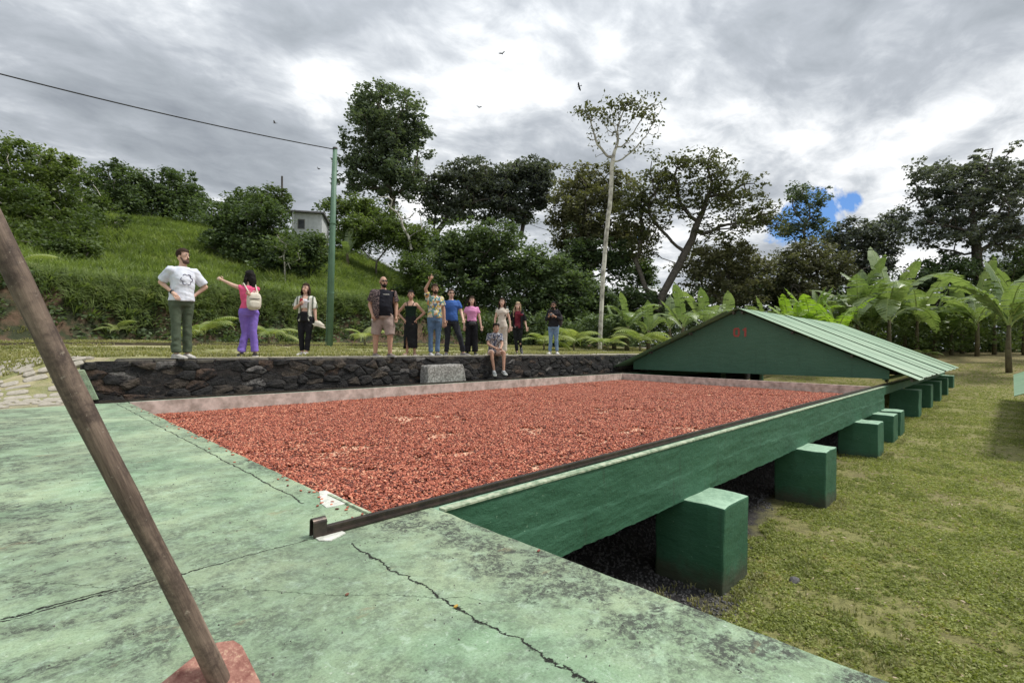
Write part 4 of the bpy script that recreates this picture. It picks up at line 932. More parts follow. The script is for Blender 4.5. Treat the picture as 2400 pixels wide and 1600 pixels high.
# ------------------------------------------------------------------ banana plants and palms
M_ban = leafmat('banana_leaf', (.13,.19,.07), (.25,.32,.15), .35, scale=1.3, shine=.5, rough=.4)
M_ban2 = leafmat('young_banana_leaf', (.15,.26,.03), (.26,.38,.06), .45, scale=1.3, shine=.4, rough=.45)
M_midrib = simple('pale_midrib', (.36,.42,.16), (.25,.33,.12), 4, .6, .1)
M_bstem = simple('banana_stem', (.13,.12,.06), (.07,.05,.032), 5, .8, .4, .01)
def banana_leaf(L, W, arch, seed, mat):
    rg = random.Random(seed); n = 22; v = []; f = []; k = 0
    path = []; p_ = Vector((0,0,0)); an = R(rg.uniform(62, 86))
    for i in range(n+1):
        path.append(p_.copy()); p_ = p_ + Vector((math.cos(an), 0, math.sin(an)))*(L/n); an -= arch/n*(1+1.2*i/n)
    for i in range(n):
        t0, t1 = i/n, (i+1)/n
        if t0 < .12: continue
        def wd(t): t = (t-.12)/.88; return W*(min(1, (t*4)**.6))*(1-max(0, (t-.62)/.38)**2*.93)
        a_, b_ = path[i], path[i+1]; d = (b_-a_).normalized(); up = Vector((-d.z, 0, d.x))
        for s_ in (-1, 1):
            gap = rg.random() < .38; tear = .34*(L/n) if gap else 0.0; b2 = b_ - d*tear
            sag = rg.uniform(.10, .28)*(1.8 if gap else 1)
            w0, w1 = wd(t0), wd(t1); o0 = a_ + Vector((0, s_*w0, 0)) - up*w0*sag + d*w0*.22; o1 = b2 + Vector((0, s_*w1, 0)) - up*w1*sag + d*w1*.22
            q = len(v); m0 = a_.lerp(o0, .5) + up*w0*.06; m1 = b2.lerp(o1, .5) + up*w1*.06
            v += [a_, b2, m1, m0, o1, o0]; f += [(q, q+1, q+2, q+3), (q+3, q+2, q+4, q+5)] if s_ > 0 else [(q+3, q+2, q+1, q), (q+5, q+4, q+2, q+3)]
    mb = MB(); mb.add(v, f, 0); mb.tube(path, [.03*(1-i/n*.85) for i in range(n+1)], 4, 1)
    me = bpy.data.meshes.new('leaf'); me.from_pydata([tuple(q) for q in mb.v], [], mb.f); me.materials.append(mat); me.materials.append(M_midrib)
    me.polygons.foreach_set('material_index', mb.m); me.update(); return me
ban_me = {0: [banana_leaf(2.6, .34, R(a), i, M_ban) for i, a in enumerate((20, 45, 70, 100, 35, 85))], 1: [banana_leaf(2.4, .30, R(a), i+20, M_ban2) for i, a in enumerate((25, 50, 75, 40))]}
def banana(px, z, h, n, label, kind=0, seed=0, scale=1.0, group='banana plants by the wood', base=None):
    rg = random.Random(seed); rt = root_at(px, z, base); t = thing('banana_plant', label, 'banana plant', rt, rg.uniform(0, 6.28), group)
    mb = MB(); sh = h*.40; mb.tube([(0,0,-.1), (.03,0,sh*.5), (0,.02,sh)], [.13*scale, .11*scale, .07*scale], 8); mb.build('stem', M_bstem, t, smooth=True)
    for i in range(n):
        an = i*2.4 + rg.uniform(-.3, .3); me = ban_me[kind][rg.randrange(len(ban_me[kind]))] if i else ban_me[kind][0]
        s_ = h*.60/2.2*rg.uniform(.8, 1.1); tilt = rg.uniform(-.05, .35) if i else -.1
        inst('leaf', me, t, (0, 0, sh-.1+rg.uniform(-.15,.1)), (0, tilt, an), (s_, s_, s_))
    return t
BAN = [(2085,29,6.5,10,'tall banana plant with upright pale leaves behind the roof',0,1),(2010,30,6.1,9,'banana plant left of the tallest one behind the roof',0,2),(2150,32,5.6,9,'banana plant right of the tallest one behind the roof',0,3),
       (2365,24,5.6,10,'large banana plant with broad arching leaves at right edge',0,4),(2290,31,5.4,8,'banana plant behind the bare ground right of the roof',0,5),(1900,29,4.3,9,'bright yellow green young banana plant above the roof slope',1,6),
       (1850,33,3.9,6,'banana plant showing over the roof right of its peak',1,7),(1960,27,4.3,7,'yellow green banana plant beside the tall ones',1,8),(1470,26,3.2,7,'banana plant just right of the slender white tree',0,9),
       (1520,28,2.8,6,'smaller banana plant left of the roof eave',0,10),(1600,27,3.4,7,'banana plant above the left roof eave',0,11),(1655,29,3.6,7,'banana plant with upright leaves left of the roof peak',0,12),
       (1440,27,2.3,6,'low banana plant at the foot of the white tree',0,13),(812,33,2.9,7,'banana plant alone on the slope by the green post',0,14),(2230,33,3.6,7,'banana plant among undergrowth right of the roof',0,15),(1795,34,3.8,6,'banana plant directly behind the roof peak',0,16),(2440,27,5.0,8,'banana plant leaning in from beyond the right edge',0,17)]
BAN += [(1930,31,4.0,8,'banana plant low between the yellow one and the tall ones',0,21),(2045,32,4.4,8,'banana plant half hidden behind the two tall ones',0,22),(2120,33,4.2,8,'low banana plant just past the far end of the roof',0,23),(2190,34,4.4,8,'banana plant over the far end of the bare ground',0,24),
        (2255,35,4.6,8,'banana plant before the rounded green tree',0,25),(2330,33,4.8,8,'banana plant just left of the large right edge one',0,26),(2400,32,5.9,9,'banana plant behind the large right edge one',0,27),(1570,31,3.4,7,'dim banana plant at the wood edge behind the left eave',0,28),(1710,32,3.6,7,'dim banana plant left of the roof peak by the wood',0,29),(1870,28.5,3.5,8,'small bright banana plant touching the roof ridge line',1,30)]
for a in BAN: banana(a[0], a[1], a[2], a[3], a[4], a[5], a[6])
def frond(L, seed, mat):
    rg = random.Random(seed); mb = MB(); n = 22; p_ = Vector((0,0,0)); an = R(rg.uniform(55, 75)); path = []
    for i in range(n+1):
        path.append(p_.copy()); p_ = p_ + Vector((math.cos(an), 0, math.sin(an)))*(L/n); an -= R(110)/n
    mb.tube(path, [.010*(1-i/n*.8) for i in range(n+1)], 3)
    for i in range(4, n+1):
        a_ = path[i]; d = (path[i]-path[i-1]).normalized(); t = i/n; l = L*.34*math.sin(min(1, t*1.15)*math.pi*.9+.25)
        for s_ in (-1, 1):
            e = a_ + d*l*.55 + Vector((0, s_*l*.8, -l*.35)); mid = a_.lerp(e, .5) + Vector((0,0,l*.10)); wv_ = d*.020*(L/1.2)
            mb.add([a_-wv_, a_+wv_, mid+wv_, mid-wv_, e], [(0,1,2,3), (3,2,4)])
    me = bpy.data.meshes.new('frond'); me.from_pydata([tuple(q) for q in mb.v], [], mb.f); me.materials.append(mat); me.update(); return me
M_palm = leafmat('palm_leaf', (.17,.23,.07), (.36,.40,.16), .35, scale=2)
fr_me = [frond(1.3, i, M_palm) for i in range(3)]
def palm(px, z, h, n, label, seed):
    rg = random.Random(seed); rt = root_at(px, z); t = thing('palm_seedling', label, 'palm', rt, rg.uniform(0, 6), 'young palms along the terrace')
    MB().tube([(0,0,-.05), (0,0,h*.25)], [.05, .03], 6).build('stem', M_bstem, t)
    for i in range(n):
        s_ = h/1.1*rg.uniform(.75, 1.1); inst('frond', fr_me[i % 3], t, (0,0,h*.2), (0, rg.uniform(-.1,.45), i*2.4+rg.uniform(-.3,.3)), (s_, s_, s_))
for a in [(275,15.6,.72,7,'young palm on the bank left of the white shirt man',1),(480,15.9,1.15,8,'young palm behind the white shirt man',2),(30,14.8,1.1,7,'young palm at the left edge beside the wooden pole',3),
          (630,16.4,1.1,8,'young palm right of the woman with the backpack',4),(1275,22,1.4,7,'young palm behind the man holding a phone',5),(1345,23,1.6,8,'young palm left of the slender white tree',6),(855,18.0,1.1,6,'narrow young palm left of the bald man',7),
          (1500,25,1.8,8,'young palm left of the roof among bananas',8),(1560,25,1.5,7,'young palm right behind the left eave',9),(110,15.2,.75,6,'small yellow palm behind the wooden handle',10),(2170,31,1.0,6,'small palm on bare ground behind the roof end',11),(1425,24,1.3,7,'young palm right at the foot of the white tree',12)]: palm(*a)

# ------------------------------------------------------------------ post, cable, distant house, birds
M_post = simple('post_green_paint', (.115,.205,.14), (.085,.16,.105), 4, .55, .2, .005)
pz = 17.0; rt = root_at(773, pz); post = thing('lamp_post', 'tall green steel post on the terrace grass', 'post', rt, VAZ)
topz = P(784, 348, pz).z; hh = topz-rt.z; dx_ = (784-773)/FPX*pz - hh*math.sin(ROLL)
b = MB(); b.tube([(0,0,-.1),(dx_*.5,0,hh*.5),(dx_,0,hh)], [.098,.086,.072], 12); b.build('pole', M_post, post, smooth=True)
b = MB(); b.tube([(-.13,0,0),(dx_*.5-.105,0,hh*.5),(dx_-.08,0,hh*.93)], .018, 6); b.build('conduit', M_post, post)
b = MB(); b.tube([(dx_,0,hh),(dx_,0,hh+.05)], [.085,.075], 12); b.build('cap', M_wood, post)
for q in (.27, .62): b = MB(); b.tube([(dx_*q,0,hh*q),(dx_*q,0,hh*q+.03)], .105, 12); b.build('clamp', M_post, post)
M_cable = simple('black_cable', (.02,.02,.022), (.03,.03,.03), 4, .7, .1)
A_ = P(783, 350, pz); B_ = P(-60, 158, 11.5); cp = []
for i in range(41):
    t = i/40; p_ = A_.lerp(B_, t); p_.z -= .9*.25*4*t*(1-t)*.42; cp.append(p_)
b = MB(); b.tube(cp, .016, 6); o = b.build('overhead_cable', M_cable); tag(o, 'black cable running from the green post top to upper left', 'cable')
A_ = P(1222, 518, 50); B_ = P(1300, 545, 47); b = MB(); b.tube([A_, A_.lerp(B_, .5)-Vector((0,0,.05)), B_], .025, 4); o = b.build('overhead_cable', M_cable); tag(o, 'short stretch of distant cable between dark trees', 'cable')
hz = 36; hp = P(712, 512, hz); hs = thing('hill_house', 'small white house with a flat grey roof on the hill', 'house', (hp.x, hp.y, hp.z-1.35), VAZ+R(12))
M_hw = simple('house_plaster', (.62,.64,.64), (.48,.50,.50), 3, .9); M_hr = simple('house_roof', (.12,.12,.125), (.2,.19,.18), 3, .8); M_glass = simple('dark_pane', (.03,.035,.04), (.05,.055,.06), 2, .25)
b = MB(); b.box(-1.1, 1.7, 0, 4, 0, 2.15); b.build('wall', M_hw, hs)
b = MB(); b.add([(-1.5,-.35,2.17),(1.95,-.35,2.17),(1.95,4.3,2.0),(-1.5,4.3,2.0),(-1.5,-.35,2.30),(1.95,-.35,2.30),(1.95,4.3,2.12),(-1.5,4.3,2.12)], [(0,3,2,1),(4,5,6,7),(0,1,5,4),(1,2,6,5),(2,3,7,6),(3,0,4,7)]); b.build('roof', M_hr, hs)
b = MB(); b.box(-.55, .1, -.03, .0-.003, .75, 1.6); wf = b.build('window', M_hr, hs); b = MB(); b.box(-.48, .03, -.045, -.032, .82, 1.53); b.build('pane', M_glass, wf)
b = MB(); b.box(-1.0, -.85, -.3, -.15, 0, 2.16); b.build('porch_post', M_hw, hs)
p_ = P(661, 505, 40); q_ = P(661, 413, 40); hs.scale = (.72, .8, .8); b = MB(); b.tube([p_, q_], [.09, .075], 8); o = b.build('utility_pole', M_dark_bark); tag(o, 'thin distant utility pole on the hill crest by the house', 'pole')
M_bird = simple('black_feathers', (.02,.02,.022), (.035,.033,.03), 5, .8)
def bird(px, py, z, span, bank, yaw, lab):
    t = thing('vulture', lab, 'bird', P(px, py, z), yaw, 'vultures in the sky'); t.rotation_euler = (R(bank), R(15), yaw)
    b = MB(); b.tube([(-.32,0,0),(-.2,0,0),(0,0,.01),(.18,0,.02),(.27,0,.05),(.34,0,.045)], [.05,.06,.09,.06,.035,.008], 8, flat=.8); b.add([(-.25,-.04,0),(-.25,.04,0),(-.5,.11,0),(-.5,-.11,0)], [(0,1,2,3)]); b.build('body', M_bird, t)
    for s_ in (-1, 1):
        h_ = span/2; v = [(.12,s_*.04,.03),(-.14,s_*.04,.03),(.16,s_*h_*.45,.20),(-.16,s_*h_*.45,.18),(.06,s_*h_*.8,.25),(-.16,s_*h_*.8,.22),(-.04,s_*h_,.30),(-.12,s_*h_*.97,.28)]
        v2 = [(x, y, z_-.02) for x, y, z_ in v]; f = [(0,1,3,2),(2,3,5,4),(4,5,7,6)]; g = MB(); g.add(v+v2, f+[tuple(i+8 for i in reversed(q)) for q in f]+[(0,2,10,8),(2,4,12,10),(4,6,14,12),(1,9,11,3),(3,11,13,5),(5,13,15,7),(6,7,15,14)]); g.build('wing', M_bird, t)
bird(1178,126,95,1.6,-28,R(60),'highest soaring black bird in the sky above centre')
bird(1357,203,90,1.5,70,R(120),'black bird banking steeply above the slender white tree')
bird(1122,252,110,1.4,20,R(30),'soaring bird right of the tall oval tree')
bird(644,289,95,1.4,-40,R(170),'dark bird under the cable left of the post')
bird(746,396,110,1.3,30,R(20),'tiny bird just left of the green post')

# ------------------------------------------------------------------ wooden rake in the foreground
M_handle, nt = newmat('grimy_wood_handle'); tcn = nt.n('ShaderNodeTexCoord').outputs['Object']
st = nt.n('ShaderNodeMapping', {'Vector': tcn, 'Scale': (38, 38, 3)}).outputs[0]
cw = nt.mix(nt.ramp(nt.noise(st, 1.0, 8, .7), [(.35, 0.), (.66, 1.)]), (.050,.032,.024), (.27,.195,.15))
cw = nt.mix(nt.ramp(nt.noise(tcn, 12, 8, .75), [(.46, 0.), (.62, .85)]), cw, (.045,.030,.025))
cw = nt.mix(nt.ramp(nt.noise(tcn, 60, 5, .7), [(.62, 0.), (.72, .6)]), cw, (.40,.34,.27))
finish(nt, cw, .68, nt.math('ADD', nt.noise(st, 1.2, 6, .7), nt.math('MULTIPLY', nt.noise(tcn, 40, 5, .7), .5)), .6, .004, spec=.35)
M_board, nt = newmat('cocoa_stained_board'); tcn = nt.n('ShaderNodeTexCoord').outputs['Object']
cw = nt.mix(nt.ramp(nt.noise(tcn, 22, 8, .75), [(.36, 0.), (.64, 1.)]), (.19,.075,.060), (.44,.24,.185))
cw = nt.mix(nt.ramp(nt.noise(tcn, 90, 4, .7), [(.56, 0.), (.7, .7)]), cw, (.55,.40,.27))
finish(nt, cw, .85, nt.noise(tcn, 45, 7, .75), .9, .006, spec=.2)
hb = P(512, 1592, 1.22); ht = P(-45, 470, .93)
rake = thing('wooden_rake', 'weathered wooden rake handle with a reddish board in the foreground', 'rake', (hb.x, hb.y, 0.0))
axis = (ht-hb); L = axis.length; q = axis.normalized().to_track_quat('Z', 'Y')
mb = MB(); n = 60; pts_ = []; rad_ = []
for i in range(n+1):
    t = i/n; z_ = -.06 + (L+.10)*t
    pts_.append((.003*math.sin(t*5+.5)+.0015*math.sin(t*17), .003*math.sin(t*7), z_)); rad_.append(0.0222*(1+.03*math.sin(t*13)+.02*math.sin(t*31)) - .002*t)
mb.tube(pts_, rad_, 20)
hd = mb.build('handle', M_handle, rake, smooth=True); hd.rotation_mode = 'QUATERNION'; hd.rotation_quaternion = q; hd.location = hb - Vector(rake.location)
# board: a thick plank cut square, seen from above; top edge as in the photograph
zc_ = 1.22
cn = [P(352,1612,1.14), P(452,1538,1.24), P(508,1503,1.29), P(548,1497,1.31), P(568,1512,1.305), P(612,1598,1.24), P(660,1700,1.17), P(330,1700,1.08)]
cn = [c_ for c_ in cn]; ctr = sum(cn, Vector())/len(cn)
nrm = (cn[1]-cn[5]).cross(cn[3]-cn[7]).normalized()
if nrm.dot(EYE-ctr) < 0: nrm = -nrm
fl = [c_ - nrm*(c_-ctr).dot(nrm) for c_ in cn]; n = len(fl); v = [tuple(c_-Vector(rake.location)) for c_ in fl] + [tuple(c_-nrm*.028-Vector(rake.location)) for c_ in fl]
o = mk('board', v, [tuple(range(n)), tuple(range(2*n-1, n-1, -1))] + [(i, i+n, (i+1) % n+n, (i+1) % n) for i in range(n)], M_board, rake); bevel_mesh(o, .006, 2)
for px_, py_, rr_, c_, lab, nm, ct in [(1068,1424,.010,(.50,.30,.05),'small yellow bit lying beside the long deck crack','yellow_bean','bean'), (813,1396,.008,(.20,.08,.05),'lone brown bean on the green deck','cocoa_bean','bean'), (1262,1293,.010,(.25,.07,.05),'reddish bean on the deck edge near the beam','cocoa_bean','bean')]:
    x, y = onplane(px_, py_); mb = MB(); mb.ell((0,0,.004), (rr_, rr_*.5, .005), n=10, k=6); o = mb.build(nm, simple('bit', c_, None, 40, .6), None, (x, y, .002), True); tag(o, lab, ct); roughen(o, .002, 90)

M_grit2 = simple('deck_grit', (.05,.05,.045), (.20,.20,.17), 3, .9, .2, .01)
n = 1500; x_ = 1.6 - 2.6*RNG.random(n)**1.3; y_ = RNG.uniform(-.2, 7, n); s_ = RNG.uniform(.0012, .0036, n)
o = scatter('grit', np.stack([x_, y_, x_*0+.001], 1), RNG.random((n, 3))*6, np.stack([s_*1.5, s_, s_*.6], 1), mat=M_grit2, ico=1); tag(o, 'fine grit and paint flakes strewn over the green deck', 'grit', kind='stuff')
q = 46; y_ = BY0 + 6*RNG.random(q)**1.6; x_ = 1.33 - np.abs(RNG.normal(0, .05, q)) - .004; s_ = RNG.uniform(.9, 1.1, q)
o = scatter('stray_beans', np.stack([x_, y_, x_*0+.005], 1), np.stack([x_*0, x_*0, RNG.random(q)*6.28], 1), np.stack([.0125*s_, .007*s_, .005*s_], 1), mat=M_bean, ico=1); tag(o, 'a few stray beans spilled on the deck along the bed edge', 'beans', kind='stuff')
# ------------------------------------------------------------------ people
def solid(vols, voxel, mat, name, parent, noise_amp=0.0, nscale=9, extra=None, smooth_it=3, seed=0.0):
    """fuse overlapping closed volumes into one continuous skin"""
    me = bpy.data.meshes.new('tmp'); me.from_pydata(vols.v, [], vols.f); me.update(); o = bpy.data.objects.new('tmp', me); COL.objects.link(o)
    md = o.modifiers.new('r', 'REMESH'); md.mode = 'VOXEL'; md.voxel_size = voxel; md.adaptivity = 0
    ms = o.modifiers.new('s', 'SMOOTH'); ms.iterations = smooth_it; ms.factor = .5
    dg = bpy.context.evaluated_depsgraph_get(); ev = o.evaluated_get(dg); m2 = bpy.data.meshes.new_from_object(ev)
    bpy.data.objects.remove(o); bpy.data.meshes.remove(me)
    n = len(m2.vertices); co = np.empty(n*3, np.float32); m2.vertices.foreach_get('co', co); co = co.reshape(-1, 3)
    if noise_amp:
        nr = np.empty(n*3, np.float32); m2.vertices.foreach_get('normal', nr); nr = nr.reshape(-1, 3)
        x, y, z = co.T; w1 = fbm(x*nscale+seed, z*nscale*1.6+y*4, 3)-.5; w2 = fbm(y*nscale+z*5+3, z*nscale*.8-x*5+seed, 3)-.5
        co = co + nr*(np.maximum(w1+w2, -.10)*noise_amp)[:, None]
    faces = [tuple(p_.vertices) for p_ in m2.polygons]; v = co.tolist(); mi = [0]*len(faces); bpy.data.meshes.remove(m2)
    if extra:
        k = len(v); v += [tuple(q) for q in extra.v]; faces += [tuple(i+k for i in q) for q in extra.f]; mi += extra.m
    ob = mk(name, v, faces, mat, parent, smooth=True, mi=mi if isinstance(mat, (list, tuple)) else None); return ob
def cloth(name, c1, c2=None, scale=10, rough=.9): return simple(name, c1, c2 or tuple(x*.65 for x in c1), scale, rough, .55, .012, bscale=9, spec=.10, lo=.35, hi=.68)
def pattern(name, cols, scale=14, stretch=(1,1,1)):
    mt, nt = newmat(name); tcn = nt.n('ShaderNodeTexCoord').outputs['Object']; mp_ = nt.n('ShaderNodeMapping', {'Vector': tcn, 'Scale': stretch}).outputs[0]
    vo = nt.n('ShaderNodeTexVoronoi', {'Vector': mp_, 'Scale': scale}); k = nt.sep(vo.outputs['Color'])[0]
    finish(nt, nt.ramp(k, [(i/len(cols), c_) for i, c_ in enumerate(cols)], 'CONSTANT'), .9, spec=.15); return mt
def stripes(name, a, b, scale, axis=0):
    mt, nt = newmat(name); tcn = nt.n('ShaderNodeTexCoord').outputs['Object']
    s_ = nt.sep(tcn)[axis]; q_ = nt.math('SINE', nt.math('MULTIPLY', nt.math('ADD', s_, nt.math('MULTIPLY', nt.noise(tcn, 6, 2), .03)), scale)); finish(nt, nt.mix(nt.ramp(q_, [(.2, 0.), (.5, 1.)]), a, b), .9, spec=.15); return mt
def skin(name, c): return simple(name, c, tuple(x*.82 for x in c), 20, .5, .15, .002, spec=.35)
M_eye = simple('eye_dark', (.03,.02,.015), None, 5, .3); M_eyew = simple('eye_white', (.7,.68,.64), None, 5, .4); M_lip = simple('lips', (.35,.12,.10), None, 5, .5)
SK_L = skin('light_skin', (.64,.41,.31)); SK_M = skin('tan_skin', (.47,.275,.19)); SK_D = skin('brown_skin', (.27,.14,.09))
H_BL = simple('black_hair', (.007,.006,.006), (.015,.013,.012), 30, .75, .4, .006, spec=.15); H_BR = simple('brown_hair', (.022,.012,.008), (.045,.026,.016), 30, .75, .4, .006, spec=.15); H_BD = simple('blonde_hair', (.42,.30,.17), (.25,.17,.09), 30, .55, .6, .01)

def person(px, Yw, label, H, turn, skinm, legs, arms, shirt=None, bottom=None, hair=None, shoes=None, build=1.0, belly=0.0, female=False, head_turn=0.0, head_tilt=0.0,
           shirt_par=None, lean=(0,0), voxel=.016, seat=None, beard=None, feetz=0.0, face_dir=None, glasses=None, hands=('relax', 'relax'), extras=None, seed=0, zoff=0.0):
    """view frame: x = image right, y = away from camera, z = up, metres. turn: 0 faces the camera, + turns to image right"""
    z = depth_Y(px, Yw); g = P(px, hor(px), z); gz = ghs(g.x, g.y) if seat is None else seat
    t = thing('person', label, 'person', (g.x, g.y, gz+zoff), VAZ)
    s = H/1.75; rz = R(turn); c, sn = math.cos(rz), math.sin(rz)
    hw = (.142 if female else .163)*s*(1+(build-1)*.6); hipw = (.095 if female else .088)*s*(1+(build-1)*.4)
    hz = legs.get('hip', .93*s); lx, ly = lean; hipx, hipy = legs.get('hipxy', (0, 0))
    def tp(a, zf):                       # torso point: lateral a, height above the hip as fraction of torso
        zz = hz + (1.44*s-.93*s)*zf; return Vector((hipx + lx*zf + a*c, hipy + ly*zf + a*sn, zz))
    fwd = Vector((sn, -c, 0)); 
    sh = [tp(-hw, .94), tp(hw, .94)]   # image-left shoulder, image-right shoulder (for facing camera)
    B = build; bd = belly
    def ring(zf, rx, ry, off=0.0, g_=0.0):
        p_ = tp(0, zf); return (p_.x+fwd.x*off, p_.y+fwd.y*off, p_.z, rx*s+g_, ry*s+g_)
    def torso(g_=0.0, z0=-.12, z1=1.1, wscale=1.0):
        wst = (.118 if female else .138)*B; rr = [(-.18,.145*B,.115*B,0),(-.05,.165*B if female else .158*B,.12*B+bd*.3,0),(.12,.150*B,.112*B+bd*.6,bd*.35),(.35,wst,.10*B+bd*.8,bd*.5),(.58,.148*B,.112*B+bd*.45,bd*.3),(.75,.162*B,.118*B+bd*.2,bd*.1+(.018 if female else 0)),(.90,.148*B,.10*B,0),(.98,.100*B,.078*B,0),(1.06,.058,.056,0)]
        out = []; zs = [q[0] for q in rr]
        for zf in np.linspace(z0, z1 if z1 < 1.06 else 1.06, 12):
            vals = [float(np.interp(zf, zs, [q[i] for q in rr])) for i in (1, 2, 3)]
            out.append(ring(zf, vals[0]*wscale, vals[1]*wscale, vals[2], g_))
        return out
    # --- body
    bv = MB(); bv.loft(torso(), rz)
    hips = [Vector((hipx - hipw*c, hipy - hipw*sn, hz-.03)), Vector((hipx + hipw*c, hipy + hipw*sn, hz-.03))]
    kn = [Vector(legs['knee'][i]) for i in (0, 1)]; ak = [Vector(legs['ankle'][i]) for i in (0, 1)]
    el = [Vector(arms['elbow'][i]) + sh[i] for i in (0, 1)]; wr = [Vector(arms['wrist'][i]) + sh[i] for i in (0, 1)]
    ft = legs.get('foot', [turn-12, turn+12])
    slim = .76 if (bottom and bottom.get('kind', 'trousers') == 'trousers') else 1.0
    for i in (0, 1):
        bv.capsule(hips[i], kn[i], .086*s*B*slim, .054*s*B*slim); bv.capsule(kn[i], ak[i], .054*s*B*slim, .036*s*B)
        mid = kn[i].lerp(ak[i], .3); bv.ell(mid + Vector((-fwd.x*.01, -fwd.y*.01, 0)), (.054*s*B*slim, .054*s*B*slim, .11*s))
        bv.capsule(sh[i] - Vector((0,0,.025)), el[i], .052*s*B, .040*s*B); bv.capsule(el[i], wr[i], .041*s*B, .025*s*B)
        fa = R(ft[i]); fd = Vector((math.sin(fa), -math.cos(fa), legs.get('pitch', [0,0])[i])).normalized()
        bv.capsule(ak[i]-fd*.03-Vector((0,0,.040)), ak[i]+fd*.13-Vector((0,0,.055)), .032, .018)
    hc = tp(0, 1.0) + Vector((0,0,.178*s)) + fwd*.02 + Vector((head_tilt*.1, 0, 0)); ha = R(turn+head_turn)
    hf = Vector((math.sin(ha), -math.cos(ha), 0)); hr = Vector((math.cos(ha), math.sin(ha), 0)); pd = arms.get('nod', 0.0); hc = hc + hf*pd*.4 - Vector((0,0,pd*.25))
    bv.capsule(tp(0, .98), hc-Vector((0,0,.05)), .056*s*(1+(B-1)*.5), .050*s)
    bv.ell(hc + Vector((0,0,.02)) - hf*.01, (.076*s, .094*s, .105*s), rz=ha); bv.ell(hc + hf*.025 - Vector((0,0,.045)), (.058*s, .062*s, .075*s), rz=ha)
    ex = MB()
    nd = -Vector((0,0,pd))*.3
    ex.capsule(hc+hf*.080+Vector((0,0,.012)), hc+hf*.100-Vector((0,0,.020)), .008, .013, 8, 0)     # nose
    for sg in (-1, 1):
        ex.ell(hc + hr*sg*.078*s - Vector((0,0,.005)), (.012,.024,.032), 0, 8, 6, ha)              # ears
        ex.ell(hc + hf*.078*s + hr*sg*.030 + Vector((0,0,.020)), (.0115,.008,.006), 2, 8, 6, ha)
        ex.ell(hc + hf*.086*s + hr*sg*.030 + Vector((0,0,.020)), (.0065,.006,.006), 1, 8, 6, ha)
        ex.capsule(hc + hf*.086*s + hr*sg*.016 + Vector((0,0,.040)), hc + hf*.080*s + hr*sg*.046 + Vector((0,0,.041)), .0048, .0035, 6, 1)
    ex.capsule(hc + hf*.084*s - hr*.020 - Vector((0,0,.050)), hc + hf*.084*s + hr*.020 - Vector((0,0,.050)), .007, .007, 6, 3)
    # hands: palm, four fingers of different length, thumb from the side
    for i in (0, 1):
        d = (wr[i]-el[i]).normalized(); hd_ = hands[i]
        if isinstance(hd_, (tuple, Vector)): d = Vector(hd_).normalized()
        side = d.cross(fwd); side = side.normalized() if side.length > .2 else Vector((0,0,1)).cross(d).normalized()
        pn_ = side.cross(d).normalized(); p0 = wr[i] + d*.012; sc_ = s*(.92 if female else 1)
        ex.capsule(wr[i]-d*.02, p0+d*.055*sc_, .026*sc_, .030*sc_, 8, 0); ex.ell(p0+d*.045*sc_, (.036*sc_,.032*sc_,.038*sc_), 0, 8, 6)
        curl = .8 if hd_ == 'grip' else .35
        pointing = hd_ == 'point'
        for k, (off, ln) in enumerate([(-.030,.070),(-.010,.080),(.011,.075),(.030,.058)]):
            cu_ = 1.1 if (pointing and k > 0) else (0.0 if pointing else curl); a0 = p0 + d*.078*sc_ + side*off*sc_
            m1 = a0 + (d*math.cos(cu_*.6) + pn_*math.sin(cu_*.6)*(1 if i else -1))*ln*.45*sc_; m2_ = m1 + (d*math.cos(cu_*1.5) + pn_*math.sin(cu_*1.5)*(1 if i else -1))*ln*.55*sc_
            ex.tube([a0-d*.02, a0, m1, m2_], [.009, .009, .0085, .006], 6, 0)
        th = p0 + side*(-.034)*sc_; ex.tube([th-d*.004, th + (d*.6-side*.7)*.035*sc_, th + (d*.95-side*.5)*.062*sc_], [.011,.010,.007], 6, 0)
    body = solid(bv, voxel*.8, [skinm, M_eye, M_eyew, M_lip], 'body', t, extra=ex, smooth_it=2)
    # --- shirt
    if shirt:
        sp_ = shirt_par or {}; g_ = sp_.get('g', .022); sv = MB(); z0 = sp_.get('z0', -.10); rr = torso(g_, z0, sp_.get('z1', 1.03))
        if sp_.get('flare'): rr[0] = tuple(rr[0][:3]) + (rr[0][3]+sp_['flare'], rr[0][4]+sp_['flare']); rr[1] = tuple(rr[1][:3]) + (rr[1][3]+sp_['flare']*.7, rr[1][4]+sp_['flare']*.7)
        sv.loft(rr, rz); sl = sp_.get('sleeve', .62)
        if sl > 0:
            for i in (0, 1):
                e_ = (sh[i]-Vector((0,0,.02))).lerp(el[i], min(sl, 1)); rr_ = .056*s*B + sp_.get('sg', .012)*.8
                if sl <= 1: sv.tube([sh[i]+(sh[i]-e_)*.05, (sh[i]*.5+e_*.5), e_], [rr_*.9, rr_, rr_*1.02], 14)
                else:
                    sv.capsule(sh[i]-Vector((0,0,.02)), el[i], rr_*.98, rr_*.86); sv.tube([el[i], el[i].lerp(wr[i], sl-1)], [rr_*.86, rr_*.68], 12)
                sv.ell(sh[i]-Vector((0,0,.03)), (rr_*1.02,)*3)
        solid(sv, voxel, shirt, sp_.get('name', 'shirt'), t, .030, 9, seed=seed)
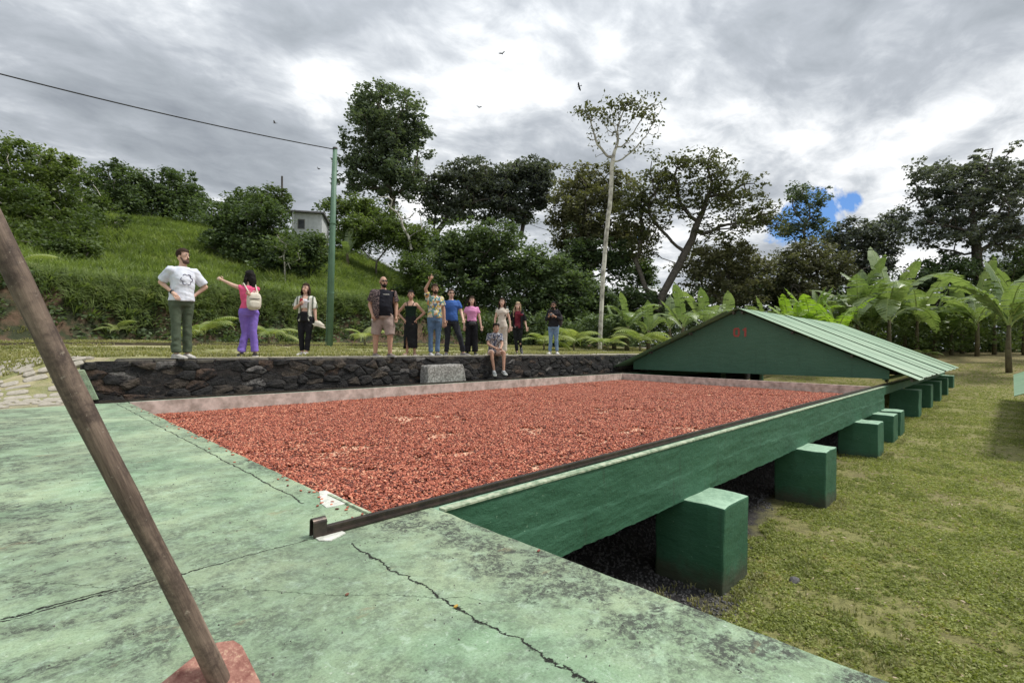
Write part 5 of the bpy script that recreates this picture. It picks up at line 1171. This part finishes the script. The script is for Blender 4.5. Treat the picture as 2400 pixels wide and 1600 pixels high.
    if bottom:
        bp = bottom; bt = MB(); kind = bp.get('kind', 'trousers'); g_ = bp.get('g', .016)
        if kind in ('trousers', 'shorts'):
            bt.loft(torso(g_, -.20, bp.get('top', .08)), rz)
            for i in (0, 1):
                rk = bp.get('rk', .075)*.90*s*B; ra = bp.get('ra', .062)*.95*s*B
                bt.capsule(hips[i], hips[i].lerp(kn[i], .05), .098*s*B+g_*.3, .098*s*B+g_*.3)
                if kind == 'trousers':
                    bt.tube([hips[i], hips[i].lerp(kn[i], .5), kn[i]], [.098*s*B+g_*.3, (.086*s*B+rk)/2+.006, rk], 16); bt.ell(kn[i], (rk,)*3)
                    e_ = kn[i].lerp(ak[i], bp.get('len', .97)); bt.tube([kn[i], kn[i].lerp(e_, .5), e_], [rk, (rk+ra)*.5, ra], 16)
                else:
                    e_ = hips[i].lerp(kn[i], bp.get('len', .95)); bt.tube([hips[i], hips[i].lerp(e_, .5), e_], [.10*s*B+g_*.3, .098*s*B, bp.get('ro', .092)*s*B], 16)
        else:     # skirt
            zb_ = bp.get('hem', .22)*s; cx_, cy_ = hipx, hipy; ww = bp.get('w', .17)
            rr = [(cx_, cy_, zb_, ww*s, ww*.75*s), (cx_, cy_, (zb_+hz)*.5, (ww*.97)*s, ww*.76*s), (cx_, cy_, hz-.05, .178*s*B, .135*s*B), tuple(ring(.10, .155*B, .118*B, 0, g_)), tuple(ring(.34, .122*B, .10*B, 0, g_))]
            bt.loft(rr, rz)
        solid(bt, voxel, bp['mat'], bp.get('name', 'trousers' if kind == 'trousers' else kind), t, .030, 8, seed=seed+4)
    if shoes:
        for i in (0, 1):
            fa = R(ft[i]); fd = Vector((math.sin(fa), -math.cos(fa), legs.get('pitch', [0,0])[i])).normalized(); sd = Vector((math.cos(fa), math.sin(fa), 0)); upv = sd.cross(fd)*-1
            if upv.z < 0: upv = -upv
            b_ = ak[i] - Vector((0,0,.085*1.0)); mb = MB()
            prof = [(-.075,.030,.072),(-.04,.037,.088),(.03,.040,.082),(.09,.045,.058),(.145,.046,.046),(.185,.038,.036),(.205,.018,.022)]; v = []; f = []; n = 12
            for (a_, w_, h_) in prof:
                for k in range(n):
                    an = 2*math.pi*k/n; v.append(b_ + fd*a_ + sd*math.cos(an)*w_ + upv*(h_*.5 + math.sin(an)*h_*.5*(1 if math.sin(an) > 0 else 1)))
            for r_ in range(len(prof)-1):
                for k in range(n): k2 = (k+1) % n; f.append((r_*n+k, r_*n+k2, (r_+1)*n+k2, (r_+1)*n+k))
            f += [tuple(range(n-1, -1, -1)), tuple((len(prof)-1)*n+k for k in range(n))]; mb.add(v, f, 0)
            v = []; pr2 = [(-.082,.032),(-.04,.041),(.03,.043),(.09,.049),(.15,.050),(.195,.038),(.212,.016)]
            for (a_, w_) in pr2:
                for sx2 in (-1, 1):
                    for hh2 in (0, .022): v.append(b_ + fd*a_ + sd*w_*sx2 + upv*hh2)
            f = []
            for r_ in range(len(pr2)-1):
                k = r_*4; f += [(k,k+4,k+6,k+2),(k+1,k+3,k+7,k+5),(k,k+1,k+5,k+4),(k+2,k+6,k+7,k+3)]
            f += [(0,2,3,1), (24,25,27,26)]; mb.add(v, f, 1); mb.build('shoe', [shoes, SOLE], t, smooth=False)
    # --- hair
    if hair:
        hm, style = hair; hv = MB()
        if style != 'bald':
            back = {'short': .0, 'crop': -.006}.get(style, 0)
            hv.ell(hc + Vector((0,0,.046)) - hf*.014, (.092*s+back, .106*s+back, .100*s+back), rz=ha)
            if style in ('long', 'shoulder', 'side'):
                ln = {'long': .40, 'shoulder': .22, 'side': .22}[style]
                for sg in (-1, 1): hv.tube([hc + hr*sg*.066 + Vector((0,0,.04)), hc + hr*sg*.078 - Vector((0,0,.08)) + hf*.01, hc + hr*sg*.088 + hf*.05*(style == 'long') - Vector((0,0,ln))], [.030,.036,.022], 10)
                hv.tube([hc - hf*.06 + Vector((0,0,.04)), hc - hf*.085 - Vector((0,0,.08)), hc - hf*.09 - Vector((0,0,ln*.95))], [.07,.075,.05], 12, flat=.8)
            if style == 'side':
                hv.tube([hc - hr*.05 - hf*.05 + Vector((0,0,.0)), hc - hr*.10 + hf*.04 - Vector((0,0,.14)), hc - hr*.10 + hf*.10 - Vector((0,0,.34))], [.045,.042,.02], 10)
            if style == 'back': hv.ell(hc - hf*.10 - Vector((0,0,.03)), (.05,.05,.055))
            if style == 'curly':
                for k in range(16): a_ = k*2.4; hv.ell(hc + Vector((math.cos(a_)*.06, math.sin(a_)*.06, .07+.03*math.sin(k))), (.034,)*3)
            ho = solid(hv, .011, hm, 'hair', t, .020, 22, smooth_it=1, seed=seed)
            # keep the face clear: drop hair in front of the hairline
            bm = bmesh.new(); bm.from_mesh(ho.data); dl = [q for q in bm.verts if (q.co-hc).dot(hf) > .016 and (q.co-hc).z < .074 and abs((q.co-hc).dot(hr)) < .078*(1 if (q.co-hc).z > -.13 else 0)]
            bmesh.ops.delete(bm, geom=dl, context='VERTS'); bm.to_mesh(ho.data); bm.free()
    if beard:
        v = MB(); v.ell(hc + hf*.052 - Vector((0,0,.085)), (.056,.050,.042), rz=ha); 
        for sg in (-1, 1): v.capsule(hc + hf*.045 + hr*sg*.050 - Vector((0,0,.075)), hc + hf*.01 + hr*sg*.070 - Vector((0,0,.01)), .018, .012)
        v.capsule(hc + hf*.092 - hr*.022 - Vector((0,0,.038)), hc + hf*.092 + hr*.022 - Vector((0,0,.038)), .007, .007)
        solid(v, .010, beard, 'beard', t, .008, 30, smooth_it=1)
    if glasses:
        v = MB()
        for sg in (-1, 1):
            v.ell(hc + hf*.096 + hr*sg*.033 + Vector((0,0,.018)), (.027,.006,.019) if glasses == 'sun' else (.024,.003,.016), 0, 12, 7, ha); v.capsule(hc + hf*.090 + hr*sg*.055 + Vector((0,0,.022)), hc + hr*sg*.082 + Vector((0,0,.015)), .004, .004, 6)
        v.capsule(hc + hf*.098 - hr*.01 + Vector((0,0,.02)), hc + hf*.098 + hr*.01 + Vector((0,0,.02)), .004, .004, 6); v.build('glasses', M_eye, t, smooth=True)
    return dict(root=t, hc=hc, hf=hf, hr=hr, sh=sh, el=el, wr=wr, tp=tp, fwd=fwd, s=s, hz=hz, M=Matrix.Translation(t.location) @ Matrix.Rotation(VAZ, 4, 'Z'))
SOLE = simple('pale_sole', (.55,.54,.50), None, 10, .8)
def stand(s, spread=.10, turn=0, kx=0.0, dy=0.0, bend=.0):
    return dict(knee=[(-spread*.9+kx, -bend, .50*s), (spread*.9+kx, -bend+dy*.5, .50*s)], ankle=[(-spread, 0, .085), (spread, dy, .085)], foot=[turn-14, turn+14])
def W(d, p): return d['M'] @ Vector(p)      # person frame -> world
def loose(mb, name, mat, label, cat, d, smooth=True):
    """a carried thing: own origin, top level, placed in the world"""
    pts_ = [Vector(q) for q in mb.v]; c_ = sum(pts_, Vector())/len(pts_); o = mk(name, [q-c_ for q in pts_], mb.f, mat, None, None, smooth, mb.m if isinstance(mat, list) else None)
    o.location = W(d, c_); o.rotation_euler = (0, 0, VAZ); return tag(o, label, cat)

# 1 white shirt, hands on hips, looking right
s = 1.82/1.75
p1 = person(424, 9.86, 'man in loose white t-shirt and green cargo trousers, hands on hips', 1.82, 58, SK_L,
    dict(knee=[(-.03,-.09,.51*s), (.035,.10,.51*s)], ankle=[(-.015,-.08,.085), (.02,.14,.085)], foot=[76, 62]),
    dict(elbow=[(-.19,.02,-.22), (.12,.16,-.25)], wrist=[(.05,-.03,-.40), (.0,.03,-.42)]),
    cloth('white_jersey', (.74,.77,.84), (.58,.62,.72), 7), dict(mat=cloth('olive_cotton', (.10,.125,.085), (.065,.085,.058), 9), rk=.082, ra=.076, g=.012), (H_BR, 'short'), simple('grey_white_trainer', (.55,.53,.50), (.35,.33,.30), 14, .7), .94,
    head_turn=22, shirt_par=dict(g=.032, z0=-.04, sleeve=.85, sg=.030, flare=.012), voxel=.013, lean=(.02,-.02), belly=.02, beard=simple('stubble', (.10,.06,.045), None, 30, .8), hands=((.6,-.2,-.5), (-.5,-.4,-.5)), seed=1)
# print on the chest: a ring of loops
mb = MB(); fw = p1['fwd']; rt_ = Vector((math.cos(R(58)), math.sin(R(58)), 0)); c0 = p1['tp'](0.0, .62) + fw*.158
for k in range(6):
    a0 = k*math.pi/3; cc_ = c0 + rt_*math.cos(a0)*.062 + Vector((0,0,1))*math.sin(a0)*.062
    arc = [cc_ + rt_*math.cos(a0+q)*.030 + Vector((0,0,1))*math.sin(a0+q)*.030 + fw*(-.006*abs(math.cos(a0))) for q in np.linspace(-1.7, 1.7, 8)]
    mb.tube(arc, .006, 5)
mb.build('shirt_print', simple('print_ink', (.10,.09,.16), None, 5, .8), p1['root'])
mb = MB(); w_ = p1['wr'][0]; e_ = p1['el'][0]; d_ = (w_-e_).normalized(); mb.tube([w_-d_*.045, w_-d_*.015], .034, 12); loose(mb, 'wristwatch', simple('watch_black', (.03,.03,.03), None, 5, .4), 'black wristwatch on the white shirt man', 'watch', p1)

# 2 pink top, purple trousers, arm raised to the left, seen from behind
s = 1.66/1.75
p2 = person(582, 10.5, 'woman in pink top and purple trousers pointing left, seen from behind', 1.66, 215, SK_L,
    dict(knee=[(.07,.04,.50*s), (-.07,.02,.50*s)], ankle=[(.09,.08,.085), (-.13,0,.085)], foot=[200,230]),
    dict(elbow=[(.04,-.12,-.22), (-.17,.02,.03)], wrist=[(.02,-.30,-.16), (-.38,.02,.13)]),
    cloth('pink_rib', (.78,.13,.26), (.62,.09,.20), 8), dict(mat=cloth('purple_twill', (.25,.17,.56), (.18,.115,.43), 7), rk=.082, ra=.084, top=.16, g=.010), (H_BL, 'shoulder'), simple('dark_sandal', (.05,.04,.04), None, 8, .6), .97,
    female=True, head_turn=38, shirt_par=dict(g=.02, z0=.06, sleeve=.22, sg=.006, z1=1.0), voxel=.014, hands=('relax', 'grip'), seed=2)
# backpack on her back
fw = p2['fwd']; bk = -fw; rt_ = Vector((-fw.y, fw.x, 0)); bc = p2['tp'](0, .40) + bk*.175 + Vector((.07,0,-.02))
def block(mb, c_, ax, ay, hx, hy, hz_, n=4.0, mi=0):
    k, n_ = 12, 20; v = []; f = []
    for i in range(1, k):
        th = math.pi*i/k
        for j in range(n_):
            an = 2*math.pi*j/n_; x, y, z_ = math.sin(th)*math.cos(an), math.sin(th)*math.sin(an), -math.cos(th); m_ = (abs(x)**n+abs(y)**n+abs(z_)**n)**(1/n)
            v.append(c_ + ax*(x/m_*hx) + ay*(y/m_*hy) + Vector((0,0,z_/m_*hz_)))
    v.append(c_-Vector((0,0,hz_))); v.append(c_+Vector((0,0,hz_))); b_ = len(v)-2
    for i in range(k-2):
        for j in range(n_): j2 = (j+1) % n_; f.append((i*n_+j, i*n_+j2, (i+1)*n_+j2, (i+1)*n_+j))
    for j in range(n_): j2 = (j+1) % n_; f += [(b_, j2, j), (b_+1, (k-2)*n_+j, (k-2)*n_+j2)]
    mb.add(v, f, mi)
def backpack(d, bc, bk, rt_, hx, hy, hz_, mat, dark, label, straps=True):
    o = thing('backpack', label, 'backpack', W(d, bc), VAZ); Z0 = Vector((0,0,0))
    m1 = MB(); block(m1, Z0, rt_, bk, hx, hy, hz_, 3.6); m1.build('bag_body', mat, o, smooth=True)
    m1 = MB(); block(m1, bk*(hy+.012)-Vector((0,0,hz_*.38)), rt_, bk, hx*.72, .03, hz_*.42, 4); m1.build('front_pocket', mat, o, smooth=True)
    m1 = MB(); m1.tube([bk*(hy+.008)+rt_*x_*hx*.7+Vector((0,0,hz_*.28)) for x_ in (-1, 0, 1)], .006, 6); m1.build('zip', dark, o)
    m1 = MB(); m1.tube([Vector((0,0,hz_)) + rt_*.03*q + Vector((0,0,.035*(1-q*q))) for q in (-1,-.5,0,.5,1)], .008, 6); m1.build('carry_loop', mat, o)
    if straps:
        for i in (0, 1):
            a_ = d['sh'][i] - bc + (Vector((0,0,.055))) + (d['tp'](0,1)-d['sh'][i])*.25; lat = rt_*(hx*.55)*(1 if (a_.dot(rt_) > 0) else -1)
            m1 = MB(); m1.tube([lat+Vector((0,0,hz_*.8))-bk*hy*.3, a_+bk*.045, a_+Vector((0,0,.01)), a_-bk*.09-Vector((0,0,.06))], .014, 6); m1.tube([a_-bk*.09-Vector((0,0,.06)), (a_*.4+lat*.9)-bk*.19-Vector((0,0,.16)), lat*1.25-Vector((0,0,hz_*.8))-bk*hy*.5], .010, 6); m1.build('strap', mat, o)
    return o
M_cream = cloth('cream_canvas', (.66,.62,.52), (.52,.48,.40), 9); M_zip = simple('zip_dark', (.05,.05,.05), None, 5, .5)
backpack(p2, bc, bk, rt_, .125, .065, .165, M_cream, M_zip, 'cream canvas backpack worn by the woman in pink')
hnd = p2['wr'][1]; mb = MB(); mb.ell(hnd + Vector((-.055,0,.02)), (.035,.03,.03), n=10, k=7); loose(mb, 'fruit_piece', simple('cream_fruit', (.70,.62,.48), None, 9, .7), 'small pale thing held up by the woman in pink', 'fruit', p2)

# 3 striped open shirt, white top, black trousers
s = 1.62/1.75
p3 = person(716, 11.2, 'woman in open striped shirt, white crop top and black trousers', 1.60, -5, SK_L, dict(knee=[(-.09,-.02,.50*s), (.08,-.04,.50*s)], ankle=[(-.07,0,.085), (.05,-.06,.085)], foot=[-20,25]),
    dict(elbow=[(-.10,-.05,-.24), (.07,0,-.27)], wrist=[(.07,-.20,-.16), (.10,-.02,-.50)]), cloth('white_top', (.78,.78,.82), None, 8), dict(mat=cloth('black_cotton', (.014,.014,.017), (.022,.022,.025), 9), rk=.078, ra=.060, top=.24, len=.93), (H_BR, 'shoulder'), simple('white_trainer', (.72,.70,.68), None, 10, .7), 1.04, female=True,
    shirt_par=dict(g=.012, z0=.42, sleeve=0, z1=.86, name='crop_top'), hands=('grip', 'grip'), seed=3)
def open_shirt(d, mat, z0, sleeve, g_, gap, build=1.0, turn=0, name='open_shirt', bd=0.0):
    """front left open: torso shell cut away around the breastbone"""
    sv = MB(); s = d['s']; rz = R(turn); rr = []
    for zf, rx, ry, off in [(z0,.165,.125,0),(.05,.165,.125+bd*.5,bd*.3),(.35,.155,.12+bd*.8,bd*.5),(.6,.160,.125+bd*.45,bd*.3),(.78,.168,.125+bd*.2,bd*.1),(.92,.165,.105,0),(1.02,.095,.08,0)]:
        q = d['tp'](0, zf); rr.append((q.x+d['fwd'].x*off, q.y+d['fwd'].y*off, q.z, rx*build*s+g_, ry*build*s+g_))
    sv.loft(rr, rz)
    for i in (0, 1):
        e_ = d['sh'][i].lerp(d['el'][i], sleeve); r_ = .078*s*build; sv.tube([d['sh'][i], d['sh'][i].lerp(e_, .5), e_], [r_, r_*1.02, r_*1.08], 14); sv.ell(d['sh'][i]-Vector((0,0,.03)), (r_,)*3)
    o = solid(sv, .015, mat, name, d['root'], .018, 8)
    bm = bmesh.new(); bm.from_mesh(o.data); c_ = d['tp'](0, .5); r_ = Vector((-d['fwd'].y, d['fwd'].x, 0)); dl = []
    for q in bm.verts:
        w_ = q.co-c_; 
        if w_.dot(d['fwd']) > .02 and abs(w_.dot(r_) - gap[2]) < gap[0] + gap[1]*max(0, -w_.z): dl.append(q)
    bmesh.ops.delete(bm, geom=dl, context='VERTS'); bm.to_mesh(o.data); bm.free(); return o
open_shirt(p3, stripes('grey_white_stripes', (.62,.62,.55), (.16,.18,.14), 75, 0), -.20, .92, .018, (.062, .06, .02), 1.0, -5)
mb = MB(); w_ = p3['wr'][0]+Vector((.05,-.04,.05)); block(mb, w_, Vector((1,0,0)), Vector((0,1,0)), .036, .006, .07, 8); loose(mb, 'phone', simple('red_case', (.42,.03,.04), None, 8, .4), 'red phone held by the woman in the striped shirt', 'phone', p3)
mb = MB(); c_ = p3['wr'][1] + Vector((.08,-.02,-.14)); mb.loft([(c_.x,c_.y,c_.z,.12,.05),(c_.x+.01,c_.y,c_.z+.03,.115,.055),(c_.x-.02,c_.y,c_.z+.09,.075,.05),(c_.x-.03,c_.y,c_.z+.12,.05,.035)]); mb.tube([(c_.x+.13*math.cos(a), c_.y+.04*math.sin(a), c_.z+.04*math.cos(a)*-1+.01) for a in np.linspace(0, 6.1, 16)], .018, 6)
loose(mb, 'bucket_hat', M_cream, 'cream cloth hat dangling from the striped shirt woman', 'hat', p3)

# 4 big bald man
s = 1.78/1.75
p4 = person(897, 9.95, 'large bald bearded man in sunglasses, black tee and beige shorts', 1.78, 12, SK_M, dict(knee=[(-.15,-.02,.50*s), (.155,0,.50*s)], ankle=[(-.16,0,.085), (.16,.02,.085)], foot=[40,48]),
    dict(elbow=[(-.10,.02,-.29), (.08,.05,-.29)], wrist=[(.0,-.14,-.52), (.10,-.03,-.54)]), cloth('black_tee', (.012,.013,.018), (.02,.02,.026), 8), dict(kind='shorts', mat=cloth('beige_cotton', (.36,.285,.255), (.27,.21,.185), 8), ro=.088, len=1.08, top=.1), (H_BL, 'bald'), simple('brown_trainer', (.10,.07,.06), (.2,.17,.15), 12, .6), 1.24, belly=.07,
    head_turn=22, shirt_par=dict(g=.026, z0=-.10, sleeve=.3, sg=.0), beard=H_BL, glasses='sun', hands=('grip','relax'), seed=4)
open_shirt(p4, pattern('dark_plaid', [(.05,.035,.04),(.12,.085,.085),(.20,.15,.14),(.03,.025,.03)], 38, (1,1,2)), -.22, .78, .045, (.15, .04, .09), 1.17, 12, bd=.05)
mb = MB(); cc_ = p4['tp'](.055, .80) + p4['fwd']*.185
for k in range(9): mb.box(cc_.x-.085+k*.019, cc_.x-.072+k*.019, cc_.y-.003, cc_.y+.003, cc_.z-.012, cc_.z+.012+.004*(k % 2))
mb.build('shirt_print', SOLE, p4['root'])
mb = MB(); w_ = p4['wr'][0]; mb.ell(w_+Vector((.01,-.03,-.12)), (.035,.03,.045), n=12, k=8); loose(mb, 'steel_cup', simple('steel', (.55,.55,.55), None, 4, .25, metal=.9), 'small shiny cup held low by the bald man', 'cup', p4)

# 5 black dress, hands on hips
s = 1.62/1.75; blk = cloth('black_dress_cloth', (.012,.013,.015), (.020,.022,.022), 8)
p5 = person(962, 10.55, 'woman in long black strappy dress with both hands on hips', 1.60, 4, SK_M, dict(knee=[(-.07,-.03,.50*s), (.07,0,.50*s)], ankle=[(-.07,-.05,.085), (.10,.03,.085)], foot=[-15,15]),
    dict(elbow=[(-.20,.02,-.25), (.20,.02,-.24)], wrist=[(-.02,-.06,-.42), (.01,-.06,-.42)]), cloth('dark_green_bodice', (.014,.028,.020), None, 8), dict(kind='skirt', mat=blk, hem=.20, w=.19, g=.012), (H_BL, 'back'), simple('tan_sandal', (.35,.22,.16), None, 8, .6), .96, female=True,
    shirt_par=dict(g=.010, z0=.10, sleeve=0, z1=.80, name='bodice'), hands=((.5,-.2,-.6), (-.5,-.2,-.6)), seed=5)
mb = MB()
for sg in (-1, 1): mb.tube([p5['tp'](sg*.06,.78)+p5['fwd']*.135, p5['tp'](sg*.085,.95)+p5['fwd']*.085, p5['tp'](sg*.09,1.0), p5['tp'](sg*.07,.85)-p5['fwd']*.12], .009, 6)
mb.build('strap', blk, p5['root'])
sk = [o for o in p5['root'].children if o.name.startswith('skirt')][0]; bm = bmesh.new(); bm.from_mesh(sk.data)
bmesh.ops.delete(bm, geom=[q for q in bm.verts if q.co.z < .50*s and q.co.y < 0 and abs(q.co.x+.075) < .045*(.50*s-q.co.z)/.3], context='VERTS'); bm.to_mesh(sk.data); bm.free()

# 6 floral shirt, right arm raised pointing
s = 1.78/1.75
p6 = person(1018, 10.15, 'bearded man in bright floral shirt and jeans raising a pointing arm', 1.77, 18, SK_M, dict(knee=[(-.09,-.02,.50*s), (.08,.04,.50*s)], ankle=[(-.09,0,.085), (.07,.05,.085)], foot=[25,40]),
    dict(elbow=[(-.05,-.10,.20), (.06,0,-.29)], wrist=[(.06,-.12,.41), (.09,-.04,-.55)]), pattern('floral_print', [(.52,.44,.14),(.10,.20,.26),(.55,.48,.40),(.14,.28,.22),(.50,.26,.10),(.60,.56,.46),(.08,.12,.20)], 24, (1,1,.8)), dict(mat=cloth('blue_denim', (.115,.19,.30), (.075,.13,.22), 8), rk=.070, ra=.056), (H_BR, 'short'), simple('white_black_trainer', (.55,.55,.55), (.1,.1,.1), 8, .7), 1.0,
    head_turn=5, shirt_par=dict(g=.028, z0=-.02, sleeve=.62, sg=.016), beard=H_BR, hands=('point','relax'), seed=6)
# 7 blue tee, one leg out to the right
s = 1.72/1.75
p7 = person(1058, 10.35, 'man in plain blue t-shirt with one leg stepped out sideways', 1.72, 5, SK_L, dict(knee=[(-.10,-.01,.49*s), (.22,-.10,.51*s)], ankle=[(-.13,0,.085), (.31,.0,.085)], foot=[0,70], hipxy=(-.02,0)),
    dict(elbow=[(-.05,.02,-.28), (.10,0,-.27)], wrist=[(-.02,-.06,-.52), (.16,-.16,-.45)]), cloth('blue_jersey', (.055,.125,.36), (.04,.095,.29), 8), dict(mat=cloth('charcoal_cotton', (.022,.025,.032), (.035,.038,.045), 8), rk=.078, ra=.058), (H_BR, 'crop'), simple('grey_trainer', (.22,.2,.2), None, 8, .7), 1.08, belly=.02,
    head_turn=15, shirt_par=dict(g=.026, z0=-.06, sleeve=.62, sg=.016), glasses='clear', seed=7)
# 8 pink tee, wide black trousers
s = 1.62/1.75
p8 = person(1105, 10.55, 'woman in light pink t-shirt and wide black trousers', 1.60, 2, SK_L, dict(knee=[(-.09,-.01,.50*s), (.09,0,.50*s)], ankle=[(-.11,0,.085), (.10,.0,.085)], foot=[-12,12]),
    dict(elbow=[(-.08,.02,-.25), (.08,.02,-.25)], wrist=[(-.07,-.05,-.50), (.13,-.03,-.50)]), cloth('light_pink_jersey', (.70,.30,.50), (.58,.23,.41), 8), dict(mat=cloth('black_linen', (.012,.012,.014), (.02,.02,.023), 8), rk=.10, ra=.10, top=.24, g=.012), (H_BR, 'shoulder'), simple('black_shoe', (.02,.02,.02), None, 8, .6), 1.0, female=True,
    shirt_par=dict(g=.014, z0=.16, sleeve=.55, sg=.012), seed=8)
mb = MB(); c_ = p8['tp'](.03, .02) + p8['fwd']*.155; block(mb, c_, Vector((1,0,0)), Vector((0,1,0)), .10, .035, .05, 3); loose(mb, 'waist_bag', simple('black_nylon', (.02,.02,.022), (.05,.05,.05), 8, .5), 'black waist bag on the woman in light pink', 'bag', p8)
mb = MB(); block(mb, p8['wr'][1]+Vector((.02,-.02,-.12)), Vector((1,0,0)), Vector((0,1,0)), .018, .005, .06, 8); loose(mb, 'phone', M_zip, 'dark phone in the light pink woman\'s lowered hand', 'phone', p8)
# 9 long hair, cream jumpsuit
crm = cloth('cream_jumpsuit', (.60,.54,.46), (.48,.43,.36), 8)
s = 1.64/1.75
p9 = person(1176, 10.5, 'long haired woman in cream jumpsuit behind the seated man', 1.63, -4, SK_L, dict(knee=[(-.08,-.01,.50*s), (.08,0,.50*s)], ankle=[(-.08,0,.085), (.08,.0,.085)], foot=[-12,12]),
    dict(elbow=[(-.07,.02,-.26), (.08,.02,-.26)], wrist=[(-.08,-.04,-.50), (.12,-.04,-.50)]), crm, dict(mat=crm, rk=.098, ra=.098, top=.3, g=.012), (H_BR, 'long'), simple('tan_shoe', (.3,.2,.15), None, 8, .6), .93, female=True, shirt_par=dict(g=.012, z0=.2, sleeve=.35, sg=.008), seed=9)
# 10 blonde, burgundy top, black cardigan, walking
s = 1.60/1.75
p10 = person(1213, 10.75, 'blonde woman in burgundy print top and black trousers mid stride', 1.59, -14, SK_L, dict(knee=[(-.06,-.05,.50*s), (.07,-.05,.50*s)], ankle=[(-.02,-.06,.085), (.11,.22,.22)], foot=[-10,10], pitch=[0,-.9]),
    dict(elbow=[(-.09,.02,-.25), (.09,.02,-.25)], wrist=[(-.13,-.05,-.49), (.14,-.04,-.46)]), pattern('burgundy_print', [(.14,.018,.03),(.10,.012,.022),(.16,.03,.04),(.12,.016,.03),(.30,.26,.26)], 9), dict(mat=blk, rk=.072, ra=.052), (H_BD, 'side'), simple('black_boot', (.02,.02,.02), None, 8, .5), .98, female=True, shirt_par=dict(g=.020, z0=-.12, sleeve=.3), seed=10)
open_shirt(p10, cloth('black_knit', (.014,.014,.016), None, 8), -.16, 1.0, .026, (.085, .03, .02), 1.0, -14, 'cardigan')
# 12 phone man with backpack
s = 1.72/1.75
p12 = person(1297, 10.5, 'man in dark sweater and blue jeans looking down at a phone', 1.71, -18, SK_M, dict(knee=[(-.09,-.02,.50*s), (.09,0,.50*s)], ankle=[(-.11,0,.085), (.12,.02,.085)], foot=[-32,8]),
    dict(elbow=[(-.08,-.05,-.27), (.07,-.05,-.27)], wrist=[(-.00,-.26,-.16), (-.16,-.26,-.17)], nod=.10), cloth('charcoal_knit', (.026,.027,.032), (.018,.018,.02), 8), dict(mat=cloth('light_denim', (.20,.29,.40), (.13,.20,.30), 8), rk=.072, ra=.056), (H_BL, 'short'), simple('white_sneaker', (.72,.72,.70), None, 8, .7), 1.02,
    shirt_par=dict(g=.026, z0=-.06, sleeve=1.75, sg=.008), glasses='sun', beard=H_BL, hands=('grip','grip'), seed=12)
mb = MB(); block(mb, (p12['wr'][0]+p12['wr'][1])*.5 + Vector((-.01,-.07,.04)), Vector((1,0,0)), Vector((0,.5,.85)).normalized(), .075, .037, .008, 8); loose(mb, 'phone', M_zip, 'black phone held in both hands by the sweater man', 'phone', p12)
fw = p12['fwd']; bk = -fw; rt_ = Vector((-fw.y, fw.x, 0)); bc = p12['tp'](0, .42) + bk*.20 + Vector((.09,0,-.02))
backpack(p12, bc, bk, rt_, .15, .08, .22, simple('dark_nylon', (.03,.025,.028), (.06,.03,.035), 7, .6), M_zip, 'dark backpack on the man looking at his phone')
# 11 seated on the wall
z11 = depth_Y(1160, 9.80)
lg = dict(hip=.10, hipxy=(0,.02), knee=[(-.055,-.40,.09), (.27,-.40,.09)], ankle=[(.02,-.42,-.36), (.27,-.46,-.36)], foot=[12,22], pitch=[-.35,-.2])
p11 = person(1158, 9.86, 'dark haired man in patterned shirt and pale shorts sitting on the wall', 1.70, 10, SK_M, lg,
    dict(elbow=[(-.02,-.12,-.26), (.05,-.14,-.26)], wrist=[(.18,-.38,-.36), (.02,-.38,-.36)], nod=.16), pattern('blue_grey_print', [(.32,.34,.40),(.07,.08,.12),(.45,.44,.42),(.12,.14,.20),(.24,.22,.20),(.04,.05,.08)], 42, (1,1,.6)), dict(kind='shorts', mat=cloth('pale_pink_cotton', (.62,.47,.40), (.5,.37,.31), 8), ro=.085, len=.78, top=.05, g=.01), (H_BL, 'curly'), simple('black_canvas_shoe', (.03,.05,.05), (.5,.5,.5), 5, .7), .95,
    head_turn=18, lean=(.02,-.10), seat=.60, shirt_par=dict(g=.026, z0=-.12, sleeve=.7, sg=.018), hands=('grip','grip'), seed=11)
for nm in [o.name for o in bpy.data.objects if o.name.startswith('tmp')]: bpy.data.objects.remove(bpy.data.objects[nm])
